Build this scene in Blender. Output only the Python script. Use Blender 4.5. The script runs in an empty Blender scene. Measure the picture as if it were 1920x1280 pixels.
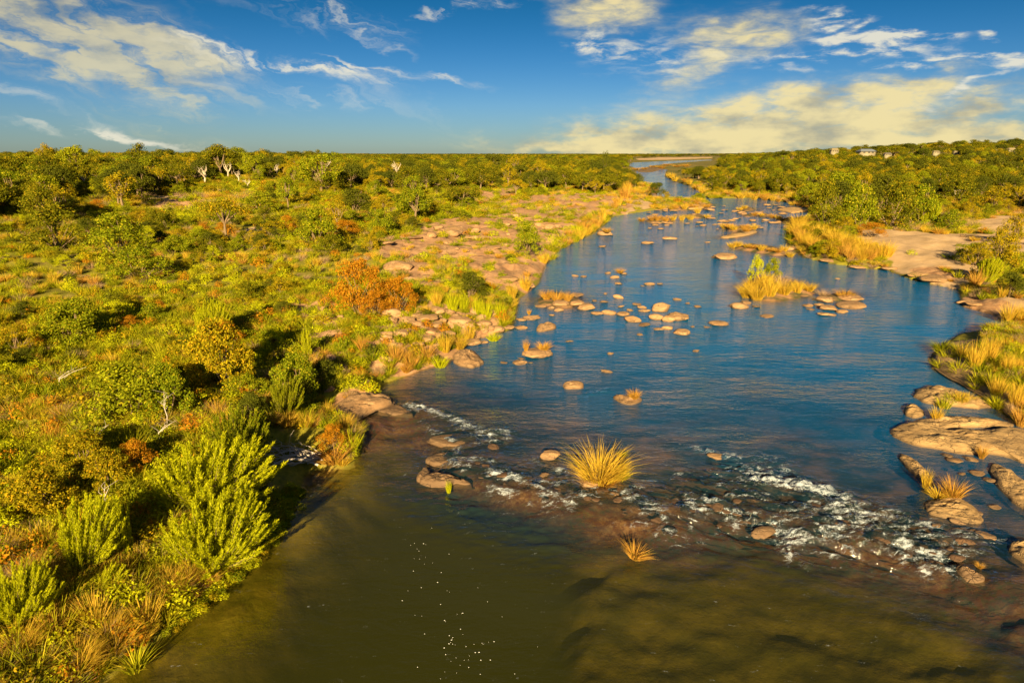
import bpy, math, random
import numpy as np
from mathutils import Vector, Matrix
rng = np.random.default_rng(7)
random.seed(7)
SC = bpy.context.scene
COL = SC.collection
R = math.radians

# ------------------------------------------------------------------ camera, sky, sun, exposure
CAM_Z, PITCH, FPX = 10.0, R(15.4), 1280.0
cam_d = bpy.data.cameras.new('camera'); cam = bpy.data.objects.new('camera', cam_d); COL.objects.link(cam)
cam_d.sensor_width = 36; cam_d.lens = 24; cam_d.clip_end = 40000; cam_d.clip_start = .1
cam.location = (0, 0, CAM_Z); cam.rotation_euler = (R(90) - PITCH, 0, 0)
SC.camera = cam
SUN_EL, SUN_AZ = 18.0, 5.0          # shadows fall away from the camera, a little to the right
sun_d = bpy.data.lights.new('sun', 'SUN'); sun = bpy.data.objects.new('sun', sun_d); COL.objects.link(sun)
sun_d.energy = 5.0; sun_d.angle = R(.5); sun_d.color = (1.0, .76, .38)
sun.rotation_euler = (R(90 - SUN_EL), 0, R(-SUN_AZ))
vs = SC.view_settings
vs.view_transform = 'Standard'; vs.look = 'None'; vs.exposure = 1.75; vs.gamma = 1; vs.use_curve_mapping = False
SC.cycles.use_denoising = True
SC.cycles.max_bounces = 6; SC.cycles.diffuse_bounces = 2; SC.cycles.glossy_bounces = 2; SC.cycles.transparent_max_bounces = 6
SC.cycles.transmission_bounces = 3; SC.cycles.caustics_reflective = False; SC.cycles.caustics_refractive = False

def pxdir(px, py):
    px = np.asarray(px, float); py = np.asarray(py, float)
    u = (px - 960) / FPX; v = (640 - py) / FPX
    return np.stack([u, math.cos(PITCH) + v * math.sin(PITCH), -math.sin(PITCH) + v * math.cos(PITCH)], -1)

class NT:                                     # small node-tree helper
    def __init__(s, nt): s.nt = nt; s.n = nt.nodes; s.l = nt.links
    def new(s, t, **kw):
        n = s.n.new(t)
        for k, v in kw.items(): setattr(n, k, v)
        return n
    def put(s, sock, v):
        if isinstance(v, bpy.types.NodeSocket): s.l.new(v, sock)
        elif v is not None: sock.default_value = v
    def math(s, op, a, b=None, c=None, clamp=False):
        n = s.new('ShaderNodeMath', operation=op, use_clamp=clamp)
        s.put(n.inputs[0], a); s.put(n.inputs[1], b)
        if c is not None: s.put(n.inputs[2], c)
        return n.outputs[0]
    def vmath(s, op, a, b=None):
        n = s.new('ShaderNodeVectorMath', operation=op); s.put(n.inputs[0], a); s.put(n.inputs[1], b)
        return n
    def mix(s, f, a, b, blend='MIX'):
        n = s.new('ShaderNodeMix', data_type='RGBA', blend_type=blend)
        s.put(n.inputs[0], f); s.put(n.inputs[6], a); s.put(n.inputs[7], b)
        return n.outputs[2]
    def ramp(s, f, lo, hi, a=0., b=1., smooth=True):
        n = s.new('ShaderNodeMapRange', interpolation_type='SMOOTHSTEP' if smooth else 'LINEAR')
        s.put(n.inputs[0], f)
        for i, v in zip((1, 2, 3, 4), (lo, hi, a, b)): s.put(n.inputs[i], v)
        return n.outputs[0]
    def noise(s, vec, scale, detail=4., rough=.55, dist=0.):
        n = s.new('ShaderNodeTexNoise')
        if vec is not None: s.put(n.inputs['Vector'], vec)
        n.inputs['Scale'].default_value = scale; n.inputs['Detail'].default_value = detail
        n.inputs['Roughness'].default_value = rough; n.inputs['Distortion'].default_value = dist
        return n
    def mapping(s, vec, loc=(0, 0, 0), rot=(0, 0, 0), sc=(1, 1, 1), kind='POINT'):
        n = s.new('ShaderNodeMapping', vector_type=kind); s.put(n.inputs[0], vec)
        n.inputs[1].default_value = loc; n.inputs[2].default_value = rot; n.inputs[3].default_value = sc
        return n.outputs[0]
    def attr(s, name):
        return s.new('ShaderNodeAttribute', attribute_name=name)

world = bpy.data.worlds.new('World'); SC.world = world; world.use_nodes = True
world.node_tree.nodes.clear()
def build_sky():
    t = NT(world.node_tree)
    sky = t.new('ShaderNodeTexSky', sky_type='NISHITA')
    sky.sun_disc = False; sky.sun_elevation = R(SUN_EL); sky.sun_rotation = R(180 + SUN_AZ)
    sky.altitude = 300; sky.air_density = 1.0; sky.dust_density = .25; sky.ozone_density = 3.0
    hsv = t.new('ShaderNodeHueSaturation'); hsv.inputs['Saturation'].default_value = 1.45; hsv.inputs['Hue'].default_value = .5
    hsv.inputs['Value'].default_value = 1.0
    t.l.new(sky.outputs[0], hsv.inputs['Color'])
    d = t.new('ShaderNodeTexCoord').outputs['Generated']
    sep = t.new('ShaderNodeSeparateXYZ'); t.l.new(d, sep.inputs[0])
    skyc = t.mix(1.0, hsv.outputs[0], t.mix(t.ramp(sep.outputs[2], 0, .30), (.20, .27, .42, 1), (.05, .18, .185, 1)), 'MULTIPLY')
    az = t.math('ARCTAN2', sep.outputs[0], sep.outputs[1])
    el = t.math('ARCSINE', sep.outputs[2])
    comb = t.new('ShaderNodeCombineXYZ'); t.l.new(az, comb.inputs[0]); t.l.new(el, comb.inputs[1])
    p = comb.outputs[0]
    # wispy warp of the cloud field
    ps = t.mapping(p, rot=(0, 0, R(14)), sc=(1, 2.2, 1))
    nz = t.noise(ps, 9, 5, .6)
    w1 = t.vmath('SUBTRACT', nz.outputs['Color'], (.5, .5, .5)).outputs[0]
    sc_ = t.new('ShaderNodeVectorMath', operation='MULTIPLY'); t.l.new(w1, sc_.inputs[0]); sc_.inputs[1].default_value = (.14, .07, 0)
    pw = t.vmath('ADD', p, sc_.outputs[0]).outputs[0]
    def blobs(lst, vec):
        tot = None
        for (x, y, sx, sy, rot, s) in lst:
            dd = pxdir(x, y); a = math.atan2(dd[0], dd[1]); e = math.asin(dd[2] / np.linalg.norm(dd))
            m = t.mapping(vec, (a, e, 0), (0, 0, R(-rot)), (sx / FPX * 1.1, sy / FPX * 1.1, 1), 'TEXTURE')
            q = t.vmath('DOT_PRODUCT', m, m).outputs['Value']
            g = t.math('EXPONENT', t.math('MULTIPLY', q, -1.0))
            tot = t.math('MULTIPLY', g, s) if tot is None else t.math('MULTIPLY_ADD', g, s, tot)
        return tot
    cream = [(210, 85, 170, 40, 20, 1.0), (60, 30, 190, 50, 0, .85), (300, 170, 90, 40, 30, .75), (350, 95, 90, 16, 12, .8),
             (1130, 25, 75, 34, 0, 1.0), (1380, 50, 80, 36, 0, .95), (1310, 125, 90, 26, -18, .7), (1400, 235, 250, 42, -2, 1.25),
             (1590, 205, 130, 42, 0, .8), (1260, 268, 290, 20, 0, 1.25), (1060, 276, 130, 10, 0, .7), (1810, 196, 75, 15, -12, 1.1), (1850, 233, 60, 10, -4, 1.1),
             (1900, 250, 60, 9, 0, 1.1), (1745, 150, 55, 13, -8, .9), (1790, 264, 130, 10, 0, 1.0), (90, 120, 190, 26, 4, .35),
             (300, 240, 200, 22, 26, .35)]
    white = [(390, 98, 60, 14, 10, .9), (560, 122, 130, 9, 10, .85), (750, 140, 120, 8, 8, .8), (650, 140, 60, 12, 20, .5), (190, 250, 150, 8, 8, .7),
             (600, 25, 150, 22, 10, .55), (690, 65, 60, 7, 30, .5), (890, 8, 95, 8, -5, .95), (1110, 80, 50, 14, 10, .8),
             (1250, 100, 130, 30, 0, .6), (1545, 32, 38, 6, 0, .95), (1600, 48, 38, 7, -8, 1.0), (1715, 75, 40, 7, 0, 1.1),
             (1590, 73, 70, 8, 10, .9), (1650, 95, 80, 8, 5, .85), (1730, 118, 55, 5, 0, .95), (1810, 160, 60, 7, -14, 1.0),
             (1850, 66, 16, 5, 0, .9), (1890, 108, 50, 6, 4, .9), (1900, 123, 30, 5, 0, .9), (1480, 103, 60, 6, -4, .6), (1475, 132, 40, 7, 5, .55),
             (1530, 10, 40, 8, 10, .6), (480, 165, 200, 12, 6, .25), (60, 190, 120, 10, 20, .4), (700, 200, 260, 30, 8, .22)]
    dc = blobs(cream, pw); dw = blobs(white, pw)
    stre = t.noise(t.mapping(pw, (0, 0, 0), (0, 0, R(-20)), (1, .22, 1), 'TEXTURE'), 10, 7, .6, .5).outputs[0]
    fine = t.noise(t.mapping(p, rot=(0, 0, R(12)), sc=(1, 3.6, 1)), 22, 7, .62, .4).outputs[0]
    mid = t.noise(t.mapping(p, loc=(3, 1, 0), rot=(0, 0, R(-6)), sc=(1, 2.4, 1)), 11, 5, .55).outputs[0]
    # unseen high cirrus overhead: carries the sky on, strengthened to fill the shadows
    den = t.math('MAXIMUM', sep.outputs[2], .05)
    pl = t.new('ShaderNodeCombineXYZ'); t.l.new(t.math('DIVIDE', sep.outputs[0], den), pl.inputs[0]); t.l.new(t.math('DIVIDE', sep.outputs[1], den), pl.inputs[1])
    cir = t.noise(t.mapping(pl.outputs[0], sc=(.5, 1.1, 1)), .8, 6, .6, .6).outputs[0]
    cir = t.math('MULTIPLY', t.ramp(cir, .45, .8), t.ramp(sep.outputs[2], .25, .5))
    lft = t.ramp(az, -.10, .12, 1, 0)
    fmix = t.math('ADD', t.math('MULTIPLY', stre, lft), t.math('MULTIPLY', fine, t.math('SUBTRACT', 1.0, lft)))
    mc = t.math('MULTIPLY', dc, t.ramp(fmix, .28, .70, t.math('MULTIPLY_ADD', lft, -.35, .60), 1.3))
    mc = t.math('MULTIPLY', mc, t.ramp(mid, .3, .65, .62, 1.15))
    fc = t.ramp(mc, .10, 1.35)
    mw = t.math('MULTIPLY', dw, t.ramp(fmix, .34, .68, .05, 1.5))
    fw = t.ramp(mw, .08, 1.25)
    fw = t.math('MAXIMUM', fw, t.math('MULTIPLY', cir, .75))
    shade = t.ramp(mid, .30, .58)
    creamc = t.mix(shade, (2.1, 2.0, 1.45, 1), (4.5, 3.75, 1.85, 1))
    c = t.mix(t.math('MULTIPLY', fc, t.math('MULTIPLY_ADD', lft, -.28, .93)), skyc, creamc)
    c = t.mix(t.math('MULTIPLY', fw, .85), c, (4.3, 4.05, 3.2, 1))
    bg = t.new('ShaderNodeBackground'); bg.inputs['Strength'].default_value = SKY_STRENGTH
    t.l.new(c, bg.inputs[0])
    out = t.new('ShaderNodeOutputWorld'); t.l.new(bg.outputs[0], out.inputs[0])
SKY_STRENGTH = 0.06
build_sky()

# ------------------------------------------------------------------ numeric helpers
def hash2(ix, iy, seed):
    n = (ix.astype(np.int64) * 374761393 + iy.astype(np.int64) * 668265263 + seed * 974711) & 0x7fffffff
    n = ((n ^ (n >> 13)) * 1274126177) & 0x7fffffff
    return ((n ^ (n >> 16)) & 0xffff) / 65535.0
def vnoise(x, y, seed=0):
    ix = np.floor(x); iy = np.floor(y); fx = x - ix; fy = y - iy
    fx = fx * fx * (3 - 2 * fx); fy = fy * fy * (3 - 2 * fy)
    a = hash2(ix, iy, seed); b = hash2(ix + 1, iy, seed); c = hash2(ix, iy + 1, seed); d = hash2(ix + 1, iy + 1, seed)
    return (a * (1 - fx) + b * fx) * (1 - fy) + (c * (1 - fx) + d * fx) * fy
def fbm(x, y, seed=0, oct=4):
    s = 0; a = .5; t = 0
    for o in range(oct):
        s = s + a * vnoise(x, y, seed + o * 17); t += a; a *= .5; x = x * 2.03 + 5.1; y = y * 2.03 - 3.7
    return s / t
def sstep(a, b, x):
    t = np.clip((x - a) / (b - a), 0, 1); return t * t * (3 - 2 * t)
def plane(px, py, z=0.):
    d = pxdir(px, py); t = (z - CAM_Z) / d[..., 2]
    return np.stack([d[..., 0] * t, d[..., 1] * t], -1)
def poly_px(pts, z=0.):
    a = np.array(pts, float); return plane(a[:, 0], a[:, 1], z)
def seg_dist(x, y, A, B):
    best = np.full(x.shape, 1e18)
    for (ax, ay), (bx, by) in zip(A, B):
        dx, dy = bx - ax, by - ay; L = dx * dx + dy * dy + 1e-12
        t = np.clip(((x - ax) * dx + (y - ay) * dy) / L, 0, 1)
        best = np.minimum(best, (x - ax - t * dx) ** 2 + (y - ay - t * dy) ** 2)
    return np.sqrt(best)
def inside(x, y, P):
    c = np.zeros(x.shape, bool); n = len(P)
    for i in range(n):
        (ax, ay), (bx, by) = P[i], P[(i + 1) % n]
        if ay == by: continue
        c ^= ((ay > y) != (by > y)) & (x < (bx - ax) * (y - ay) / (by - ay) + ax)
    return c
def sdf(x, y, P):                            # positive inside
    d = seg_dist(x, y, P, np.roll(P, -1, 0)); return np.where(inside(x, y, P), d, -d)
def smooth_poly(P, n=2):
    for _ in range(n):
        Q = np.roll(P, -1, 0); P = np.stack([P * .75 + Q * .25, P * .25 + Q * .75], 1).reshape(-1, 2)
    return P

# ------------------------------------------------------------------ river and terrain shape
POOL = -.35
LOW = poly_px([(575, 885), (545, 955), (510, 1005), (455, 1055), (425, 1090), (375, 1130), (325, 1180), (255, 1235), (190, 1285)], POOL)
UP_LEFT = poly_px([(650, 860), (672, 838), (685, 805), (640, 792), (622, 772), (660, 752), (712, 742), (716, 722), (775, 700), (852, 672), (880, 640),
                   (958, 617), (972, 560), (1010, 532), (1022, 500), (1052, 466), (1118, 436), (1150, 406), (1240, 392), (1330, 384), (1325, 378), (1240, 378),
                   (1180, 374), (1186, 366), (1225, 362), (1230, 350), (1180, 342), (1176, 336), (1192, 326), (1195, 316), (1180, 311), (1186, 305), (1250, 302), (1335, 299)])
UP_RIGHT = poly_px([(1338, 301), (1265, 306.5), (1215, 312), (1250, 318), (1246, 330), (1262, 340), (1305, 352), (1318, 362), (1330, 372), (1420, 372), (1490, 382), (1525, 394),
                    (1500, 414), (1472, 432), (1476, 462), (1510, 484), (1580, 498), (1660, 506), (1700, 522), (1795, 545), (1805, 575), (1865, 592), (1885, 610), (1800, 624),
                    (1752, 655), (1745, 690), (1790, 716), (1850, 748), (1900, 790), (1990, 830), (2120, 900), (2300, 1000), (2500, 1150)])
END = np.array([[24, -5], [27, -60], [-14, -60], [-9, 2]])
RIVER = np.concatenate([LOW[::-1], UP_LEFT, UP_RIGHT, END])
WEIR = poly_px([(560, 850), (690, 800), (740, 770), (800, 800), (865, 835), (850, 880), (920, 905), (1040, 940), (1150, 960), (1250, 975), (1350, 960), (1430, 965), (1560, 1000),
                (1700, 1035), (1800, 1070), (1950, 1150), (2300, 1300)], -.1)
WA, WB = WEIR[:-1], WEIR[1:]
WPOLY = np.concatenate([WEIR, [[40, 2], [40, -70], [-40, -70], [-40, WEIR[0][1]]]])   # downstream side
def weir_d(x, y):                            # signed distance, positive downstream
    near = (x * x + y * y) < 80 ** 2
    d = np.full(x.shape, -60.)
    if near.any():
        xs, ys = x[near], y[near]; e = seg_dist(xs, ys, WA, WB); d[near] = np.where(inside(xs, ys, WPOLY), e, -e)
    return d
def wl(x, y, wd=None):
    wd = weir_d(x, y) if wd is None else wd
    return POOL * sstep(-.5, 1.0, wd)
# low islands: (pixel outline, height)
ISL = [([(1380, 548), (1400, 525), (1440, 518), (1500, 530), (1532, 548), (1500, 556), (1430, 566)], .30),
       ([(1535, 556), (1590, 548), (1612, 556), (1560, 566)], .15),
       ([(1370, 466), (1395, 458), (1450, 464), (1490, 476), (1470, 482), (1410, 472)], .35),
       ([(1345, 446), (1375, 438), (1422, 432), (1412, 440), (1365, 448)], .25),
       ([(1355, 432), (1385, 424), (1420, 428), (1400, 435)], .3),
       ([(1180, 366), (1180, 354), (1222, 350), (1232, 360), (1200, 367)], .5),
       ([(1205, 414), (1232, 408), (1262, 410), (1258, 418), (1225, 418)], .4), ([(1270, 408), (1290, 402), (1326, 404), (1322, 410)], .3),
       ([(1188, 322), (1215, 312), (1292, 310), (1240, 317), (1222, 324)], .5), ([(1450, 392), (1490, 388), (1520, 394), (1490, 400)], .3),
       ([(1385, 394), (1400, 388), (1418, 392), (1405, 398)], .3), ([(1390, 404), (1410, 400), (1420, 404), (1400, 408)], .25), ([(1300, 386), (1340, 380), (1326, 392)], .35),
       ([(1240, 392), (1290, 384), (1330, 388), (1300, 396)], .4), ([(1460, 415), (1480, 405), (1500, 412), (1480, 425)], .35), ([(1418, 404), (1436, 400), (1446, 406), (1430, 409)], .25),
       ([(1003, 568), (1020, 548), (1070, 552), (1096, 570), (1060, 580)], .12)]
ISLP = [(smooth_poly(poly_px(p), 1), h) for p, h in ISL]
SHELF = smooth_poly(poly_px([(1088, 1125), (1105, 1050), (1170, 1020), (1290, 1012), (1430, 1036), (1600, 1085), (1760, 1110), (1960, 1130), (2100, 1400), (1120, 1400), (1130, 1250)], -.8), 1)
def terrain(x, y, full=False):
    x = np.asarray(x, float); y = np.asarray(y, float)
    r = np.hypot(x, y); az = np.degrees(np.arctan2(x, y))
    d = -sdf(x, y, RIVER)                    # positive on land
    k = np.clip(r / 40, .5, 6)
    d = d + (fbm(x / (1.1 * k), y / (1.1 * k), 3, 4) - .5) * .9 * k * np.clip(np.abs(d) / (.5 * k), .25, 1)
    wd = weir_d(x, y); w = wl(x, y, wd)
    left = x < np.interp(y, [0, 20, 40, 120, 400, 2000], [-1, 0, 2, 14, 70, 420])
    # land
    dl = np.maximum(d, 0)
    bank_l = 1.1 * (1 - np.exp(-dl / 2.2)) + 1.5 * sstep(4, 45, dl) + 2.2 * sstep(60, 190, r) * sstep(-6, -22, az)
    bank_r = .75 * (1 - np.exp(-dl / 2.5)) + .9 * sstep(5, 40, dl) + sstep(150, 420, r) * (1.5 + 8.5 * sstep(11, 36, az))
    land = np.where(left, bank_l, bank_r) + (fbm(x / 9, y / 9, 11, 4) - .5) * 1.1 * sstep(1, 9, dl) + (fbm(x / 1.7, y / 1.7, 12, 3) - .5) * .35 * sstep(.3, 3, dl)
    low_far = sstep(300, 390, r) * (1 - sstep(1000, 1300, r)) * sstep(9.0, 9.9, az) * (1 - sstep(16.4, 17.4, az)); land = land * (1 - .8 * low_far)
    # bed
    dd = np.maximum(-d, 0)
    up = .07 + .20 * sstep(.3, 3.5, dd) + .5 * (fbm(x / 2.6, y / 1.8, 21, 4) - .45) * sstep(.4, 2.5, dd) + .9 * sstep(24, 50, r)
    low = .15 + 1.3 * sstep(.6, 5.5, dd) + .5 * (fbm(x / 2, y / 2, 22, 3) - .5)
    sh = sdf(x, y, SHELF) if full or (r < 40).any() else -1 + 0 * x
    sh = sh + (fbm(x / 2.2, y / 2.2, 31, 5) - .5) * 3.0
    low = low * (1 - sstep(-1.7, .7, sh)) + sstep(-1.7, .7, sh) * (.30 + .40 * (fbm(x / 1.6, y / .9, 23, 4) - .5))
    dep = up * (1 - sstep(.2, 2.4, wd)) + low * sstep(.2, 2.4, wd)
    dep = dep - .42 * np.exp(-((wd - .1) / 1.1) ** 2) * (fbm(x / .9, y / .55, 41, 4) - .36)     # broken rock sill
    dep = np.maximum(dep, -.06)
    h = w + np.where(d > 0, land, -dep * sstep(0, .35, dd) - .02)
    for P, hh in ISLP:
        c = P.mean(0); rad = np.max(np.hypot(*(P - c).T)) + 6
        m = (np.hypot(x - c[0], y - c[1]) < rad) & (d < 4)
        if m.any():
            s = sdf(x[m], y[m], P) + (fbm(x[m] / 1.5, y[m] / 1.5, 51, 3) - .5) * .8
            slope = .35 if rad < 15 else .15
            h[m] = np.maximum(h[m], np.clip(s * slope, -2, hh))
    if full: return h, d, wd, left, r, az, sh
    return h

RS = np.concatenate([np.linspace(6, 90, 900), np.geomspace(90.2, 6000, 1400)])
def hit(px, py):                             # first point of the terrain (or water) under a pixel
    d = pxdir(px, py); hh = math.hypot(d[0], d[1]); t = RS / hh
    x = d[0] * t; y = d[1] * t; z = CAM_Z + d[2] * t
    g = np.maximum(terrain(x, y), wl(x, y))
    m = np.nonzero(z <= g)[0]
    i = m[0] if len(m) else len(RS) - 1
    if i == 0: return float(x[0]), float(y[0]), float(g[0])
    a = (z[i - 1] - g[i - 1]) / max(1e-6, (z[i - 1] - g[i - 1]) - (z[i] - g[i]))
    return float(x[i - 1] + (x[i] - x[i - 1]) * a), float(y[i - 1] + (y[i] - y[i - 1]) * a), float(g[i - 1] + (g[i] - g[i - 1]) * a)
def depth_at(x, y, z):
    return y * math.cos(PITCH) + (CAM_Z - z) * math.sin(PITCH)
def mpp(x, y, z): return depth_at(x, y, z) / FPX      # metres per photo pixel

# ------------------------------------------------------------------ mesh helpers
def mesh_np(name, V, F, mat=None, smooth=False):
    V = np.asarray(V, np.float32); F = np.asarray(F, np.int32); k = F.shape[1]
    me = bpy.data.meshes.new(name)
    me.vertices.add(len(V)); me.vertices.foreach_set('co', V.ravel())
    me.loops.add(F.size); me.loops.foreach_set('vertex_index', F.ravel())
    me.polygons.add(len(F)); me.polygons.foreach_set('loop_start', np.arange(0, F.size, k, dtype=np.int32))
    me.polygons.foreach_set('loop_total', np.full(len(F), k, np.int32))
    if smooth: me.polygons.foreach_set('use_smooth', np.ones(len(F), bool))
    me.update(calc_edges=True)
    if mat: me.materials.append(mat)
    return me
def fattr(me, name, v):
    a = me.attributes.new(name, 'FLOAT', 'POINT'); a.data.foreach_set('value', np.asarray(v, np.float32))
def obj(name, me, parent=None, **props):
    o = bpy.data.objects.new(name, me); COL.objects.link(o)
    if parent: o.parent = parent
    for k, v in props.items(): o[k] = v
    return o
def place(o, x, y, z, s=1., rz=0., tilt=(0, 0)):
    o.location = (x, y, z); o.rotation_euler = (tilt[0], tilt[1], rz); o.scale = (s, s, s) if np.isscalar(s) else s
    return o
class Geo:
    def __init__(s): s.v = []; s.f = []; s.n = 0
    def add(s, V, F):
        s.v.append(np.asarray(V, float)); s.f.append(np.asarray(F, int) + s.n); s.n += len(V)
    def leaves(s, c, d, w):                  # rhombic leaves: centre, half length, half width
        n = len(c)
        V = np.stack([c - d, c + w, c + d, c - w], 1).reshape(-1, 3)
        s.add(V, np.arange(4 * n).reshape(n, 4))
    def tube(s, P, rad, k=5):
        P = np.asarray(P, float); n = len(P); T = np.gradient(P, axis=0); T /= np.linalg.norm(T, axis=1)[:, None] + 1e-9
        ref = np.array([.3, .9, .1]); U = np.cross(T, ref); U /= np.linalg.norm(U, axis=1)[:, None] + 1e-9; Wv = np.cross(T, U)
        a = np.arange(k) * 2 * math.pi / k
        V = P[:, None] + np.asarray(rad)[:, None, None] * (np.cos(a)[None, :, None] * U[:, None] + np.sin(a)[None, :, None] * Wv[:, None])
        i = np.arange(n - 1)[:, None] * k; j = np.arange(k)[None]; j2 = (j + 1) % k
        F = np.stack([i + j, i + j2, i + k + j2, i + k + j], -1).reshape(-1, 4)
        s.add(V.reshape(-1, 3), F)
    def strips(s, base, tipdir, length, width, bend, seg=3, r=rng):   # grass blades
        n = len(base); t = np.linspace(0, 1, seg + 1)
        up = tipdir / np.linalg.norm(tipdir, axis=1)[:, None]
        out = up * [1, 1, 0]; out = out / (np.linalg.norm(out, axis=1)[:, None] + 1e-6)
        side = np.cross(out, [0, 0, 1.]); a = r.uniform(0, 6.28, n)
        side = side * np.cos(a)[:, None] + out * np.sin(a)[:, None]
        V = []
        for tt in t:
            c = base + up * (length * tt)[:, None] + out * (bend * length * tt * tt)[:, None] - np.array([0, 0, 1.]) * (bend * .5 * length * tt ** 3)[:, None]
            w = width * (1 - tt * .92) * (.6 + .8 * min(1, tt * 3))
            V += [c - side * w[:, None], c + side * w[:, None]]
        V = np.stack(V, 1).reshape(-1, 3); m = 2 * (seg + 1)
        b = np.arange(n)[:, None] * m
        F = np.concatenate([np.stack([b[:, 0] + 2 * q, b[:, 0] + 2 * q + 1, b[:, 0] + 2 * q + 3, b[:, 0] + 2 * q + 2], 1) for q in range(seg)])
        s.add(V, F)
    def mesh(s, name, mat, smooth=False):
        return mesh_np(name, np.concatenate(s.v), np.concatenate(s.f), mat, smooth)
def unit(n, r):
    v = r.normal(size=(n, 3)); return v / np.linalg.norm(v, axis=1)[:, None]

# ------------------------------------------------------------------ materials
def new_mat(name):
    m = bpy.data.materials.new(name); m.use_nodes = True; m.node_tree.nodes.clear(); return m, NT(m.node_tree)
def out(t, sh):
    o = t.new('ShaderNodeOutputMaterial'); t.l.new(sh, o.inputs[0])
def c4(c): return (c[0], c[1], c[2], 1)
def leaf_mat(name, a, b, c=None, trans=.35, objvar=.5):
    m, t = new_mat(name)
    isl = t.new('ShaderNodeNewGeometry').outputs['Random Per Island']
    rnd = t.new('ShaderNodeObjectInfo').outputs['Random']
    f = t.math('MULTIPLY_ADD', rnd, objvar, t.math('MULTIPLY', isl, 1 - objvar))
    col = t.mix(f, c4(a), c4(b))
    if c is not None: col = t.mix(t.ramp(isl, .78, .95), col, c4(c))
    v = t.math('MULTIPLY_ADD', isl, .5, .75)
    hs = t.new('ShaderNodeHueSaturation'); t.l.new(col, hs.inputs['Color']); t.l.new(v, hs.inputs['Value'])
    d = t.new('ShaderNodeBsdfDiffuse'); t.l.new(hs.outputs[0], d.inputs[0])
    tr = t.new('ShaderNodeBsdfTranslucent'); t.l.new(hs.outputs[0], tr.inputs[0])
    mx = t.new('ShaderNodeMixShader'); mx.inputs[0].default_value = trans
    t.l.new(d.outputs[0], mx.inputs[1]); t.l.new(tr.outputs[0], mx.inputs[2]); out(t, mx.outputs[0])
    return m
M = {}
M['tree'] = leaf_mat('tree_leaf', (.085, .105, .007), (.18, .175, .008), (.27, .20, .010), .4)
M['tree_dark'] = leaf_mat('dark_leaf', (.060, .078, .010), (.125, .125, .010), None, .38)
M['lime'] = leaf_mat('lime_leaf', (.42, .44, .010), (.54, .52, .012), (.24, .28, .008), .45, .3)
M['green'] = leaf_mat('green_leaf', (.14, .19, .008), (.28, .29, .010), (.36, .30, .015), .42)
M['olive'] = leaf_mat('olive_leaf', (.21, .19, .008), (.36, .28, .010), (.42, .25, .010), .4)
M['orange'] = leaf_mat('orange_leaf', (.34, .13, .008), (.44, .20, .012), (.25, .17, .012), .3, .25)
M['gold'] = leaf_mat('golden_blade', (.52, .33, .035), (.64, .42, .05), (.34, .28, .02), .4)
M['rust'] = leaf_mat('rust_blade', (.42, .21, .03), (.52, .29, .06), (.34, .24, .03), .3)
M['grass'] = leaf_mat('grass_blade', (.24, .27, .008), (.42, .38, .014), (.52, .41, .03), .45)
M['dry'] = leaf_mat('dry_twig', (.30, .20, .12), (.40, .27, .15), (.2, .13, .1), .15)
M['plume'] = leaf_mat('reed_plume', (.55, .42, .28), (.62, .45, .26), None, .3)
def bark(name, a, b):
    m, t = new_mat(name)
    co = t.new('ShaderNodeTexCoord').outputs['Object']
    n = t.noise(t.mapping(co, sc=(8, 8, 2)), 3, 4).outputs[0]
    d = t.new('ShaderNodeBsdfDiffuse'); t.l.new(t.mix(n, c4(a), c4(b)), d.inputs[0]); out(t, d.outputs[0]); return m
M['bark'] = bark('bark', (.10, .07, .045), (.24, .17, .10))
M['dead'] = bark('dead_wood', (.34, .28, .21), (.50, .42, .33))
M['drift'] = bark('driftwood', (.34, .29, .26), (.58, .51, .46))

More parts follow.
